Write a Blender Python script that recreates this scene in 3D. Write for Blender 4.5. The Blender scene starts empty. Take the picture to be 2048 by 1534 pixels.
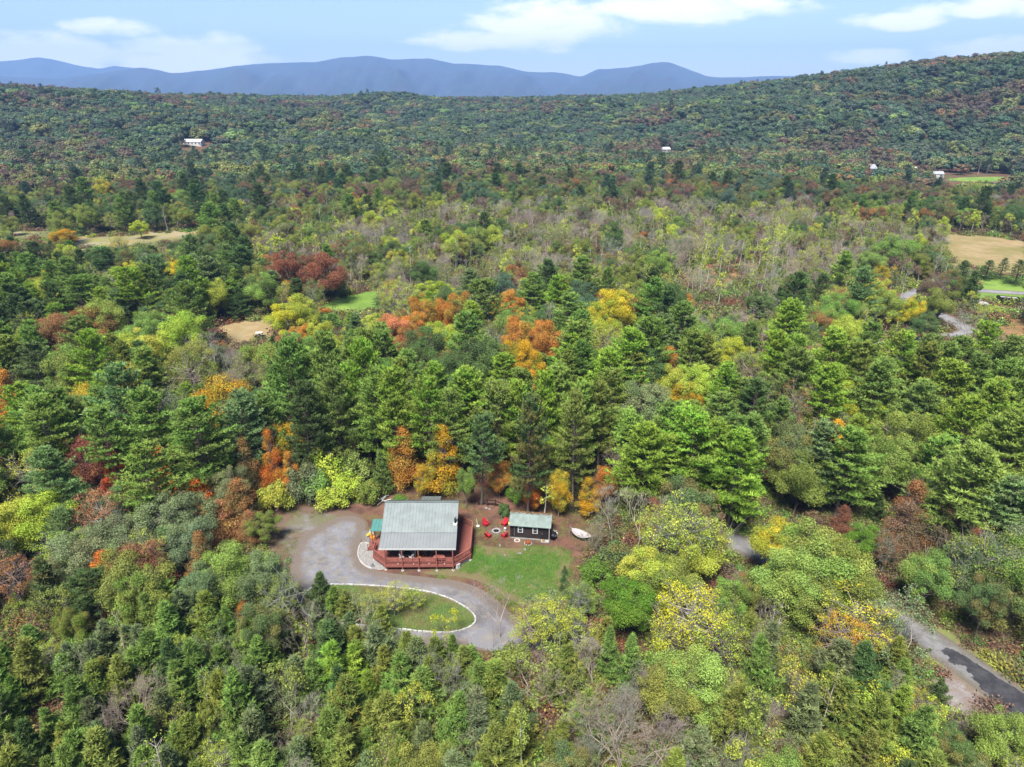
import bpy, bmesh, math, random, colorsys
import numpy as np
from mathutils import Vector, Matrix, Euler
from mathutils.geometry import delaunay_2d_cdt

# ------------------------------------------------------------------ camera, world, sun, exposure
scene = bpy.context.scene
COL = scene.collection
CAM_H, PITCH, FOC = 58.0, math.radians(22.8), 1384.0
cam_d = bpy.data.cameras.new('camera'); cam = bpy.data.objects.new('camera', cam_d); COL.objects.link(cam)
cam_d.sensor_width = 36.0; cam_d.lens = 36.0 * FOC / 2048.0
cam_d.clip_start = 0.5; cam_d.clip_end = 60000
cam.location = (0, 0, CAM_H); cam.rotation_euler = (math.pi / 2 - PITCH, 0, 0)
scene.camera = cam

SUN_EL, SUN_AZ = math.radians(60), math.radians(-160)      # azimuth clockwise from +Y (the view direction)
sun_d = bpy.data.lights.new('sun', 'SUN'); sun = bpy.data.objects.new('sun', sun_d); COL.objects.link(sun)
sun_d.energy = 5.0; sun_d.angle = math.radians(18); sun_d.color = (1.0, 0.955, 0.88)
sdir = Vector((math.sin(SUN_AZ) * math.cos(SUN_EL), math.cos(SUN_AZ) * math.cos(SUN_EL), math.sin(SUN_EL)))
sun.rotation_euler = sdir.to_track_quat('Z', 'Y').to_euler()

vs = scene.view_settings
vs.view_transform = 'Standard'; vs.look = 'None'; vs.gamma = 1.0; vs.use_curve_mapping = False
vs.exposure = 1.32
cy = scene.cycles
cy.max_bounces = 4; cy.diffuse_bounces = 2; cy.glossy_bounces = 2; cy.transmission_bounces = 3
cy.transparent_max_bounces = 4; cy.volume_bounces = 0
cy.use_denoising = True; cy.denoiser = 'OPENIMAGEDENOISE'; cy.denoising_input_passes = 'RGB_ALBEDO_NORMAL'; cy.denoising_prefilter = 'ACCURATE'
cy.sample_clamp_indirect = 4.0

def ray(px, py):
    u = (px - 1024) / FOC; v = (py - 767) / FOC
    return u, math.cos(PITCH) - v * math.sin(PITCH), -math.sin(PITCH) - v * math.cos(PITCH)
def G(px, py, z=0.0):
    """photograph pixel -> the point on the level z"""
    dx, dy, dz = ray(px, py); t = (z - CAM_H) / dz
    return dx * t, dy * t
def PX(X, Y, Z):
    d = Y * math.cos(PITCH) + (CAM_H - Z) * math.sin(PITCH)
    dn = (CAM_H - Z) * math.cos(PITCH) - Y * math.sin(PITCH)
    return 1024 + FOC * X / d, 767 + FOC * dn / d, FOC / d

# ---- node helpers
class NT:
    def __init__(s, tree): s.t = tree; s.n = tree.nodes; s.l = tree.links
    def new(s, typ, **kw):
        n = s.n.new(typ)
        for k, v in kw.items(): setattr(n, k, v)
        return n
    def put(s, sock, v):
        if isinstance(v, bpy.types.NodeSocket): s.l.new(v, sock)
        elif v is not None: sock.default_value = v
    def math(s, op, a, b=None, c=None, clamp=False):
        n = s.new('ShaderNodeMath', operation=op, use_clamp=clamp)
        s.put(n.inputs[0], a); s.put(n.inputs[1], b); s.put(n.inputs[2], c)
        return n.outputs[0]
    def ss(s, v, lo, hi, a=0.0, b=1.0):
        n = s.new('ShaderNodeMapRange', interpolation_type='SMOOTHSTEP')
        s.put(n.inputs[0], v); s.put(n.inputs[1], lo); s.put(n.inputs[2], hi); s.put(n.inputs[3], a); s.put(n.inputs[4], b)
        return n.outputs[0]
    def noise(s, vec, scale, detail=3, rough=0.55):
        n = s.new('ShaderNodeTexNoise'); s.put(n.inputs['Vector'], vec)
        n.inputs['Scale'].default_value = scale; n.inputs['Detail'].default_value = detail; n.inputs['Roughness'].default_value = rough
        return n.outputs[0]
    def mix(s, f, a, b, blend='MIX'):
        n = s.new('ShaderNodeMix', data_type='RGBA', blend_type=blend)
        s.put(n.inputs[0], f)
        for sock, v in ((n.inputs[6], a), (n.inputs[7], b)):
            if isinstance(v, (tuple, list)): sock.default_value = (*v[:3], 1)
            else: s.put(sock, v)
        return n.outputs[2]
    def attr(s, name, typ='GEOMETRY'):
        return s.new('ShaderNodeAttribute', attribute_name=name, attribute_type=typ)

# ---- world: Nishita sky with thin fair-weather clouds laid over it by direction
world = bpy.data.worlds.new('World'); scene.world = world; world.use_nodes = True
W = NT(world.node_tree); W.n.clear()
sky = W.new('ShaderNodeTexSky', sky_type='NISHITA', sun_disc=False)
sky.sun_elevation = SUN_EL; sky.sun_rotation = SUN_AZ % (2 * math.pi); sky.altitude = 200
sky.air_density = 1.0; sky.dust_density = 0.45; sky.ozone_density = 1.1
tc = W.new('ShaderNodeTexCoord')
sep = W.new('ShaderNodeSeparateXYZ'); W.l.new(tc.outputs['Generated'], sep.inputs[0])
az = W.math('ARCTAN2', sep.outputs[0], sep.outputs[1]); el = W.math('ARCSINE', sep.outputs[2])
cmb = W.new('ShaderNodeCombineXYZ'); W.l.new(az, cmb.inputs[0]); W.put(cmb.inputs[1], W.math('MULTIPLY', el, 2.6))
wob = W.math('SUBTRACT', W.noise(cmb.outputs[0], 9.0, 5, 0.6), 0.5)
wob2 = W.math('SUBTRACT', W.noise(cmb.outputs[0], 24.0, 5, 0.6), 0.5)
acc = None
CLOUDS = [(60, 108, 150, 30), (380, 116, 150, 34), (330, 98, 60, 22), (232, 55, 70, 14), (1090, 52, 160, 38), (950, 80, 130, 18), (1380, 14, 190, 26),
          (1110, 18, 70, 18), (1800, 42, 80, 14), (1960, 14, 120, 15), (1990, 95, 110, 17), (1745, 112, 75, 12), (860, 82, 60, 10)]
for cx, cyy, sx, sy in CLOUDS:
    dx, dy, dz = ray(cx, cyy); a0 = math.atan2(dx, dy); e0 = math.atan2(dz, math.hypot(dx, dy))
    da = W.math('MULTIPLY', W.math('SUBTRACT', az, a0), 1 / (sx / 1500)); de = W.math('MULTIPLY', W.math('SUBTRACT', el, e0), 1 / (sy / 1450))
    q = W.math('ADD', W.math('MULTIPLY', da, da), W.math('MULTIPLY', de, de))
    m = W.math('SUBTRACT', 1.0, W.math('MULTIPLY', q, 0.55))
    acc = m if acc is None else W.math('MAXIMUM', acc, m)
far_c = W.math('SUBTRACT', W.math('MULTIPLY', W.noise(cmb.outputs[0], 3.2, 4, 0.6), 3.2), 2.0)       # scattered clouds over the rest of the sky
hi_sel = W.ss(el, 0.16, 0.3)
acc = W.math('MAXIMUM', acc, W.math('SUBTRACT', far_c, W.math('SUBTRACT', 1.0, hi_sel)))
acc = W.math('ADD', acc, W.math('ADD', W.math('MULTIPLY', wob, 1.9), W.math('MULTIPLY', wob2, 1.3)))
cmask = W.ss(acc, 0.12, 0.95)
cmask = W.math('MULTIPLY', cmask, 0.92)
skyc = W.mix(cmask, sky.outputs[0], (11.4, 10.8, 10.3))
bg = W.new('ShaderNodeBackground'); W.put(bg.inputs[0], skyc); bg.inputs[1].default_value = 0.070
wo = W.new('ShaderNodeOutputWorld'); W.l.new(bg.outputs[0], wo.inputs[0])

rng = np.random.default_rng(7); R_ = random.Random(5)

# ------------------------------------------------------------------ materials
MATS = {}
def mat(name, color, rough=0.7, metal=0.0, spec=0.3, var=0.0, vscale=3.0, bump=0.0, bscale=20.0):
    if name in MATS: return MATS[name]
    m = bpy.data.materials.new(name); m.use_nodes = True; n = NT(m.node_tree); b = n.n['Principled BSDF']
    b.inputs['Roughness'].default_value = rough; b.inputs['Metallic'].default_value = metal
    b.inputs['Specular IOR Level'].default_value = spec
    tcn = n.new('ShaderNodeTexCoord').outputs['Object']
    if var:
        f = n.noise(tcn, vscale, 4)
        lo = tuple(c * (1 - var) for c in color); hi = tuple(min(1, c * (1 + var)) for c in color)
        n.put(b.inputs['Base Color'], n.mix(n.ss(f, .3, .7), lo, hi))
    else: b.inputs['Base Color'].default_value = (*color, 1)
    if bump:
        bp = n.new('ShaderNodeBump'); bp.inputs['Strength'].default_value = bump; bp.inputs['Distance'].default_value = .02
        n.put(bp.inputs['Height'], n.noise(tcn, bscale, 3)); n.put(b.inputs['Normal'], bp.outputs[0])
    MATS[name] = m; return m

def leaf_material():
    m = bpy.data.materials.new('foliage'); m.use_nodes = True; n = NT(m.node_tree); n.n.clear()
    t1 = n.attr('tint', 'INSTANCER').outputs[0]; t2 = n.attr('tint_two', 'INSTANCER').outputs[0]
    lv = n.attr('leaf_value').outputs[2]; lh = n.attr('leaf_hue').outputs[2]
    c = n.mix(n.ss(lh, .35, .8), t1, t2)
    br = n.math('MULTIPLY_ADD', lv, 0.85, 0.58)
    c = n.mix(1.0, c, br, 'MULTIPLY')
    d = n.new('ShaderNodeBsdfDiffuse'); n.put(d.inputs[0], c)
    t = n.new('ShaderNodeBsdfTranslucent'); n.put(t.inputs[0], c)
    mx = n.new('ShaderNodeMixShader'); mx.inputs[0].default_value = .22
    n.l.new(d.outputs[0], mx.inputs[1]); n.l.new(t.outputs[0], mx.inputs[2])
    o = n.new('ShaderNodeOutputMaterial'); n.l.new(mx.outputs[0], o.inputs[0])
    return m
LEAF = leaf_material()
def bark_material():
    m = bpy.data.materials.new('bark'); m.use_nodes = True; n = NT(m.node_tree); b = n.n['Principled BSDF']
    t = n.attr('bark_tint', 'INSTANCER').outputs[0]
    f = n.noise(n.new('ShaderNodeTexCoord').outputs['Object'], 3.0, 4, .65)
    n.put(b.inputs['Base Color'], n.mix(1.0, t, n.math('MULTIPLY_ADD', f, 1.2, .4), 'MULTIPLY'))
    b.inputs['Roughness'].default_value = .9; b.inputs['Specular IOR Level'].default_value = .1
    return m
BARK = bark_material()

def ground_mat(name, cols, scales, edge_col=None, bump=.3, bscale=6, rough=.95, rag=1.5, tracks=False):
    """layers of natural colour broken up by noise in object space; edge_col comes in along a ragged margin (vertex attribute 'edge')"""
    m = bpy.data.materials.new(name); m.use_nodes = True; n = NT(m.node_tree); b = n.n['Principled BSDF']
    tcn = n.new('ShaderNodeTexCoord').outputs['Object']
    c = cols[0]
    for k, (cc, sc) in enumerate(zip(cols[1:], scales)):
        f = n.ss(n.noise(tcn, sc, 4, .6), .42, .62); c = n.mix(f, c, cc)
    fine = n.math('MULTIPLY_ADD', n.noise(tcn, 5.0, 4, .75), .9, .55)
    c = n.mix(1.0, c, fine, 'MULTIPLY')
    if tracks:                                   # paler wheel tracks worn into the gravel
        e = n.attr('edge').outputs[2]; w1 = n.ss(n.math('ABSOLUTE', n.math('SUBTRACT', e, 1.5)), .15, .5, 1, 0); w2 = n.ss(n.math('ABSOLUTE', n.math('SUBTRACT', e, 3.0)), .15, .5, 1, 0)
        f = n.math('MULTIPLY', n.math('MAXIMUM', w1, w2), n.ss(n.noise(tcn, .35, 3, .6), .35, .6)); c = n.mix(n.math('MULTIPLY', f, .28), c, (.20, .20, .22))
    if edge_col:
        e = n.attr('edge').outputs[2]
        ragged = n.math('ADD', n.math('MULTIPLY', n.noise(tcn, .7 if rag > 2 else .9, 5, .7), rag), n.math('MULTIPLY', n.noise(tcn, 6, 2, .7), .5))
        f = n.ss(n.math('SUBTRACT', e, ragged), -.9, .5, 1.0, 0.0)
        c = n.mix(f, c, n.mix(1.0, edge_col, fine, 'MULTIPLY'))
    n.put(b.inputs['Base Color'], c); b.inputs['Roughness'].default_value = rough; b.inputs['Specular IOR Level'].default_value = .12
    bp = n.new('ShaderNodeBump'); bp.inputs['Strength'].default_value = bump; bp.inputs['Distance'].default_value = .12
    n.put(bp.inputs['Height'], n.noise(tcn, bscale, 4, .7)); n.put(b.inputs['Normal'], bp.outputs[0])
    return m

# ------------------------------------------------------------------ mesh helpers
def mesh_np(name, V, faces, mats, matidx=None, attrs=None, smooth=False):
    """faces: list of (array (n,k)); attrs: name -> per-face values, or ('POINT', values)"""
    me = bpy.data.meshes.new(name)
    V = np.asarray(V, np.float32); me.vertices.add(len(V)); me.vertices.foreach_set('co', V.ravel())
    loops = np.concatenate([f.ravel() for f in faces if len(f)]).astype(np.int32)
    tot = np.concatenate([np.full(len(f), f.shape[1]) for f in faces if len(f)]).astype(np.int32)
    st = np.concatenate([[0], np.cumsum(tot)[:-1]]).astype(np.int32)
    me.loops.add(len(loops)); me.loops.foreach_set('vertex_index', loops)
    me.polygons.add(len(tot)); me.polygons.foreach_set('loop_start', st); me.polygons.foreach_set('loop_total', tot)
    for m in mats: me.materials.append(m)
    if matidx is not None: me.polygons.foreach_set('material_index', np.asarray(matidx, np.int32))
    if smooth: me.polygons.foreach_set('use_smooth', np.ones(len(tot), bool))
    for k, v in (attrs or {}).items():
        dom = 'FACE'
        if isinstance(v, tuple): dom, v = v
        a = me.attributes.new(k, 'FLOAT', dom); a.data.foreach_set('value', np.asarray(v, np.float32))
    me.update(); me.validate()
    return me

class MB:
    def __init__(s): s.v = []; s.f = []
    def _add(s, vs, fs):
        o = len(s.v); s.v += [tuple(v) for v in vs]; s.f += [tuple(i + o for i in f) for f in fs]; return s
    BOXF = [(0, 3, 2, 1), (4, 5, 6, 7), (0, 1, 5, 4), (1, 2, 6, 5), (2, 3, 7, 6), (3, 0, 4, 7)]
    def box(s, c, d, rz=0.0, rx=0.0, ry=0.0):
        M = Matrix.Translation(c) @ Euler((rx, ry, rz)).to_matrix().to_4x4()
        q = [(-1, -1, -1), (1, -1, -1), (1, 1, -1), (-1, 1, -1), (-1, -1, 1), (1, -1, 1), (1, 1, 1), (-1, 1, 1)]
        return s._add([M @ Vector((a * d[0] / 2, b * d[1] / 2, e * d[2] / 2)) for a, b, e in q], s.BOXF)
    def beam(s, p, q, w, h):
        """a bar from p to q, w wide sideways and h deep"""
        p = Vector(p); q = Vector(q); d = (q - p).normalized()
        up = Vector((0, 0, 1)) if abs(d.z) < .95 else Vector((0, 1, 0))
        r = d.cross(up).normalized() * w / 2; u = r.cross(d).normalized() * h / 2
        vs = [p - r - u, p + r - u, q + r - u, q - r - u, p - r + u, p + r + u, q + r + u, q - r + u]
        return s._add(vs, s.BOXF)
    def tube(s, pts, rad, n=8, cap=True):
        pts = [Vector(p) for p in pts]; rad = rad if isinstance(rad, (list, tuple)) else [rad] * len(pts); rings = []
        for i, p in enumerate(pts):
            d = (pts[min(i + 1, len(pts) - 1)] - pts[max(i - 1, 0)]).normalized()
            up = Vector((0, 0, 1)) if abs(d.z) < .9 else Vector((1, 0, 0))
            a = d.cross(up).normalized(); b = d.cross(a)
            rings.append([p + (a * math.cos(t) + b * math.sin(t)) * rad[i] for t in [2 * math.pi * k / n for k in range(n)]])
        fs = [(i * n + k, i * n + (k + 1) % n, (i + 1) * n + (k + 1) % n, (i + 1) * n + k) for i in range(len(pts) - 1) for k in range(n)]
        if cap: fs += [tuple(range(n - 1, -1, -1)), tuple(range((len(pts) - 1) * n, len(pts) * n))]
        return s._add([v for r in rings for v in r], fs)
    def lathe(s, prof, c=(0, 0, 0), n=14, sx=1.0, sy=1.0):
        vs = [(c[0] + r * sx * math.cos(2 * math.pi * k / n), c[1] + r * sy * math.sin(2 * math.pi * k / n), c[2] + z) for r, z in prof for k in range(n)]
        fs = [(i * n + k, i * n + (k + 1) % n, (i + 1) * n + (k + 1) % n, (i + 1) * n + k) for i in range(len(prof) - 1) for k in range(n)]
        fs += [tuple(range(n - 1, -1, -1)), tuple(range((len(prof) - 1) * n, len(prof) * n))]
        return s._add(vs, fs)
    def blob(s, c, r, seed=0, n=10, m=7, rough=.18):
        rr = random.Random(seed); vs = []; ph = [rr.uniform(0, 6.28) for _ in range(6)]
        for i in range(m + 1):
            th = math.pi * i / m
            for k in range(n):
                a = 2 * math.pi * k / n
                q = 1 + rough * (math.sin(2 * a + ph[0] + th) + .7 * math.sin(3 * th + ph[1] + a) + .6 * math.sin(5 * a + ph[2] - 2 * th)) * (math.sin(th) ** .5) * .6 + rr.uniform(-.3, .3) * rough * math.sin(th)
                vs.append((c[0] + r[0] * q * math.sin(th) * math.cos(a), c[1] + r[1] * q * math.sin(th) * math.sin(a), c[2] + r[2] * q * math.cos(th)))
        fs = [(i * n + k, (i + 1) * n + k, (i + 1) * n + (k + 1) % n, i * n + (k + 1) % n) for i in range(m) for k in range(n)]
        return s._add(vs, fs)
    def prism(s, poly, z0, z1):
        n = len(poly); vs = [(x, y, z0) for x, y in poly] + [(x, y, z1) for x, y in poly]
        return s._add(vs, [tuple(range(n - 1, -1, -1)), tuple(range(n, 2 * n))] + [(i, (i + 1) % n, n + (i + 1) % n, n + i) for i in range(n)])
    def slab(s, a, b, c, d, t):
        """four top corners in order, t thick downwards"""
        vs = [Vector(p) - Vector((0, 0, t)) for p in (a, b, c, d)] + [Vector(p) for p in (a, b, c, d)]
        return s._add(vs, s.BOXF)
    def mesh(s, name, m, smooth=False):
        me = bpy.data.meshes.new(name); me.from_pydata(s.v, [], s.f); me.materials.append(m)
        bm = bmesh.new(); bm.from_mesh(me); bmesh.ops.recalc_face_normals(bm, faces=bm.faces); bm.to_mesh(me); bm.free()
        if smooth: me.polygons.foreach_set('use_smooth', [True] * len(me.polygons))
        return me
    def build(s, name, m, parent=None, smooth=False, org=(0, 0, 0)):
        if org != (0, 0, 0): s.v = [(a - org[0], b - org[1], c - org[2]) for a, b, c in s.v]
        o = bpy.data.objects.new(name, s.mesh(name, m, smooth)); COL.objects.link(o)
        if parent: o.parent = parent
        else: o.location = org
        return o

def thing(name, label, cat, loc=(0, 0, 0), rz=0.0, group=None):
    o = bpy.data.objects.new(name, None); COL.objects.link(o); o.empty_display_size = .3
    o.location = loc; o.rotation_euler = (0, 0, rz); o['label'] = label; o['category'] = cat
    if group: o['group'] = group
    return o
def tag(o, label, cat, group=None):
    o['label'] = label; o['category'] = cat
    if group: o['group'] = group
    return o
def copy_tree(o, parent=None):
    c = o.copy(); COL.objects.link(c); c.parent = parent
    for ch in list(o.children): copy_tree(ch, c)
    return c

# ------------------------------------------------------------------ terrain
# skyline of the wooded ridges in the photograph: pixel, tree-top row, distance of the ridge, distance where the slope begins
RIDGE = [(-900, 175, 1150, 480), (0, 168, 1150, 480), (200, 184, 1180, 500), (450, 190, 1250, 520), (700, 198, 1350, 560), (1000, 196, 1400, 600), (1280, 191, 1250, 620),
         (1400, 178, 1150, 640), (1500, 166, 1090, 660), (1650, 150, 1050, 670), (1800, 130, 1020, 680), (1900, 117, 1000, 680), (2048, 104, 980, 680), (2300, 95, 960, 680), (3000, 90, 960, 680)]
r_az, r_d, r_h, r_0 = [], [], [], []
for px, py, rd, r0 in RIDGE:
    dx, dy, dz = ray(px, py if 0 <= px <= 2100 else py); hyp = math.hypot(dx, dy)
    r_az.append(math.atan2(dx, dy)); r_d.append(rd); r_0.append(r0)
    r_h.append(CAM_H + rd * dz / hyp - 10.5)
r_h[0] = r_h[1]; r_h[-1] = r_h[-2] = r_h[-3] + 4
def terrain(x, y):
    x = np.asarray(x, float); y = np.asarray(y, float)
    a = np.arctan2(x, y); d = np.hypot(x, y)
    rd = np.interp(a, r_az, r_d); rh = np.interp(a, r_az, r_h); r0 = np.interp(a, r_az, r_0)
    t = np.clip((d - r0) / (rd - r0), 0, 1.0); h = rh * (t * t * (3 - 2 * t) * .55 + t * .45 * np.clip(t * 3, 0, 1))
    back = np.clip((d - rd) / 900, 0, 1); h = h - back * back * (3 - 2 * back) * (rh + 10)
    w = np.clip((d - r0) / 250, 0, 1) * np.clip((rd * 1.02 - d) / 160, .15, 1)
    h = h + w * (6 * np.sin(x / 83 + 1.3) * np.sin(y / 71 + .4) + 7 * np.sin(y / 78 + x / 190 + 1.2 * np.sin(x / 150)) * (1 - .55 * np.clip(a / .5, 0, 1)) + 3.5 * np.sin(x / 37 + y / 61) + 2 * np.sin(y / 29 - x / 51))
    w2 = np.clip((d - 330) / 120, 0, 1)
    return h * np.clip(w2 + 0, 0, 1)

rad = np.concatenate([[0], np.geomspace(30, 330, 24), np.linspace(350, 1700, 100), np.geomspace(1760, 12400, 24)])
azs = np.concatenate([np.linspace(-math.pi, -1.0, 24)[:-1], np.linspace(-1.0, 1.0, 220), np.linspace(1.0, math.pi, 24)[1:]])
gx = rad[:, None] * np.sin(azs)[None]; gy = rad[:, None] * np.cos(azs)[None]
front = (np.abs(azs) < 1.02)[None] & np.ones_like(gx, bool)
gz = np.where(front, terrain(gx, gy), 0) - np.where(gx * 0 + rad[:, None] > 2500, 12.0, 0)
nr, na = gx.shape; ii = np.arange(nr - 1)[:, None] * na + np.arange(na - 1)[None]
quads = np.stack([ii, ii + na, ii + na + 1, ii + 1], -1).reshape(-1, 4)
GROUND_M = ground_mat('forest_floor', [(.075, .052, .032), (.10, .085, .035), (.055, .045, .025), (.11, .05, .03)], [.05, .3, .11], bump=.6, bscale=2.5)
go = bpy.data.objects.new('ground', mesh_np('ground', np.stack([gx, gy, gz], -1).reshape(-1, 3), [quads], [GROUND_M], smooth=True))
COL.objects.link(go); go['kind'] = 'structure'

# ---- far blue mountains: heightfields whose crest lines follow the photographed skyline
def mountain(name, prof, dist, depth, seed, foot):
    pa = []; ph = []
    for px, py in prof:
        dx, dy, dz = ray(px, py); hyp = math.hypot(dx, dy); pa.append(math.atan2(dx, dy)); ph.append(CAM_H + dist * dz / hyp)
    A = np.linspace(-1.05, 1.05, 900); r2 = np.random.default_rng(seed)
    def fr(a, k0, n, amp):
        return sum(amp / (1.6 ** i) * np.sin(a * k0 * 1.9 ** i + r2.uniform(0, 6.28)) for i in range(n))
    crest = np.interp(A, pa, ph)
    ext = np.clip((np.abs(A - (pa[0] + pa[-1]) / 2) - (pa[-1] - pa[0]) / 2) / .15, 0, 1)
    crest = crest + ext * (fr(A, 9, 3, 60)) + fr(A, 150, 4, dist * .00022)
    k = np.hanning(7); k /= k.sum(); crest = np.convolve(np.pad(crest, 3, 'edge'), k, 'valid')
    rows = np.linspace(0, 1, 46); V = []
    spur = fr(A, 38, 3, 1.0); spur2 = fr(A, 85, 3, 1.0)
    for t in rows:
        if t < .72:
            s = t / .72; base = foot + (crest - foot) * (s ** 1.25)
            amp = math.sin(math.pi * s) * .10
            z = base + (crest - foot) * amp * (np.interp(A + .05 * s, A, spur) + .6 * np.interp(A - .04 * s, A, spur2))
        else:
            s = (t - .72) / .28; z = crest - (crest - foot) * s ** 1.3
        dd = dist - depth * .72 + depth * t
        V.append(np.stack([dd * np.sin(A), dd * np.cos(A), z], -1))
    V = np.concatenate(V); na = len(A); i2 = np.arange(len(rows) - 1)[:, None] * na + np.arange(na - 1)[None]
    q = np.stack([i2, i2 + na, i2 + na + 1, i2 + 1], -1).reshape(-1, 4)
    o = bpy.data.objects.new(name, mesh_np(name, V, [q], [MATS['mountain']], smooth=True)); COL.objects.link(o); o['kind'] = 'structure'
MATS['mountain'] = ground_mat('mountain_forest', [(.022, .034, .034), (.035, .04, .038), (.03, .03, .032)], [.004, .0017], bump=.8, bscale=.02)
mountain('mountains', [(-400, 160), (0, 152), (120, 157), (230, 141), (285, 133), (345, 146), (400, 141), (500, 128), (560, 124), (625, 124), (680, 114), (735, 111), (790, 118), (855, 115), (900, 125), (1000, 131),
                       (1060, 144), (1110, 143), (1163, 153), (1195, 138), (1262, 134), (1300, 126), (1325, 123), (1345, 124), (1370, 135), (1410, 151), (1440, 155), (1570, 151), (1640, 153), (2300, 150)], 9000, 5200, 3, -20)
mountain('mountains', [(-400, 140), (0, 121), (40, 119), (72, 113), (105, 118), (150, 129), (200, 137), (228, 131), (262, 134), (310, 142), (420, 160), (2300, 175)], 11800, 3000, 11, -20)

# ------------------------------------------------------------------ ground sheets: clearing, lawns, drive, roads, fields
def g_poly(pts, z=0.0): return [G(x, y, z) for x, y in pts]
def smooth_poly(P, n=3, closed=True):
    P = [Vector(p) for p in P]
    for _ in range(n):
        Q = []
        m = len(P)
        for i in range(m if closed else m - 1):
            a, b = P[i], P[(i + 1) % m]; Q += [a * .75 + b * .25, a * .25 + b * .75]
        if not closed: Q = [P[0]] + Q + [P[-1]]
        P = Q
    return [(p.x, p.y) for p in P]
def seg_dist(pts, poly, closed=True):
    pts = np.asarray(pts, float); A = np.asarray(poly, float); B = np.roll(A, -1, 0)
    if not closed: A, B = A[:-1], B[:-1]
    best = np.full(len(pts), 1e9)
    for a, b in zip(A, B):
        d = b - a; L = (d @ d) or 1e-9; t = np.clip(((pts - a) @ d) / L, 0, 1)
        best = np.minimum(best, np.hypot(*(pts - a - t[:, None] * d).T))
    return best
def inside(pts, poly):
    pts = np.asarray(pts, float); x, y = pts[:, 0], pts[:, 1]; r = np.zeros(len(pts), bool); n = len(poly)
    for i in range(n):
        x1, y1 = poly[i]; x2, y2 = poly[(i + 1) % n]
        if y1 == y2: continue
        c = ((y1 > y) != (y2 > y)) & (x < (x2 - x1) * (y - y1) / (y2 - y1) + x1); r ^= c
    return r
def sheet(name, poly, z, m, step=.8, kind='structure'):
    poly = [tuple(p) for p in poly]; A = np.array(poly)
    x0, y0 = A.min(0); x1, y1 = A.max(0)
    g = np.stack(np.meshgrid(np.arange(x0, x1, step), np.arange(y0, y1, step)), -1).reshape(-1, 2) + rng.uniform(-.1, .1, 2)
    g = g[inside(g, poly)]
    g = g[seg_dist(g, poly) > step * .35]
    vs = [Vector(p) for p in poly] + [Vector(p) for p in g.tolist()]
    n = len(poly)
    r = delaunay_2d_cdt(vs, [(i, (i + 1) % n) for i in range(n)], [], 1, 1e-5)
    V = np.array([(v.x, v.y) for v in r[0]]); F = np.array([f for f in r[2] if len(f) == 3])
    e = seg_dist(V, poly)
    o = bpy.data.objects.new(name, mesh_np(name, np.column_stack([V, np.full(len(V), z)]), [F], [m], attrs={'edge': ('POINT', e)}))
    COL.objects.link(o); o['kind'] = kind
    return o
def strip_poly(line, w):
    L = smooth_poly(line, 3, closed=False); l, r = [], []
    for i, p in enumerate(L):
        a = Vector(L[max(i - 1, 0)]); b = Vector(L[min(i + 1, len(L) - 1)]); d = (b - a).normalized(); n = Vector((-d.y, d.x)) * w / 2
        l.append((p[0] + n.x, p[1] + n.y)); r.append((p[0] - n.x, p[1] - n.y))
    return l + r[::-1]

LITTER = (.085, .055, .035)
M_CLEAR = ground_mat('needle_litter', [(0.112, 0.056, 0.038), (0.143, 0.075, 0.053), (0.098, 0.083, 0.038), (0.075, 0.041, 0.032)], [.25, .16, .5], edge_col=LITTER)
M_LAWN = ground_mat('lawn_grass', [(.045, .10, .02), (.065, .12, .025), (.10, .11, .04), (.04, .085, .02)], [.5, .22, 1.4], edge_col=(.12, .10, .05), bump=.6, bscale=9, rag=3.0)
M_ISLAND = ground_mat('island_grass', [(.06, .10, .03), (.085, .12, .035), (.11, .09, .045)], [.4, .25], bump=.6, bscale=9)
M_GRAVEL = ground_mat('grey_gravel', [(.135, .135, .158), (.18, .179, .198), (.108, .102, .104), (.155, .145, .135)], [.6, .28, .9], edge_col=(.122, .10, .085), bump=.5, bscale=14, rag=2.7, tracks=True)
M_TANGRAVEL = ground_mat('tan_gravel', [(.165, .148, .13), (.15, .145, .145), (.185, .168, .15)], [.4, .9], edge_col=(.148, .145, .155), bump=.4, bscale=14, rag=2.4)
M_FIELD = ground_mat('dry_field', [(0.216, 0.156, 0.078), (0.180, 0.138, 0.060), (0.240, 0.186, 0.102), (0.150, 0.132, 0.048)], [.06, .25, .03], edge_col=(0.096, 0.090, 0.036), bump=.7, bscale=1.5)
M_GREENF = ground_mat('mown_grass', [(.115, .19, .032), (.15, .22, .045), (.095, .16, .03)], [.06, .15], edge_col=(.13, .15, .045), bump=.4, bscale=2)
M_REDF = ground_mat('red_meadow', [(0.176, 0.080, 0.040), (0.224, 0.136, 0.064), (0.128, 0.096, 0.040)], [.12, .3], edge_col=(0.088, 0.072, 0.032), bump=.7, bscale=1.5)
M_ASPH = ground_mat('worn_asphalt', [(0.132, 0.132, 0.138), (0.156, 0.153, 0.156), (0.114, 0.111, 0.108)], [.3, 1.0], edge_col=(0.102, 0.090, 0.072), bump=.2, bscale=20)
M_TAR = ground_mat('fresh_tar', [(.028, .028, .033), (.045, .045, .05)], [.8], bump=.2, bscale=20)

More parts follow.
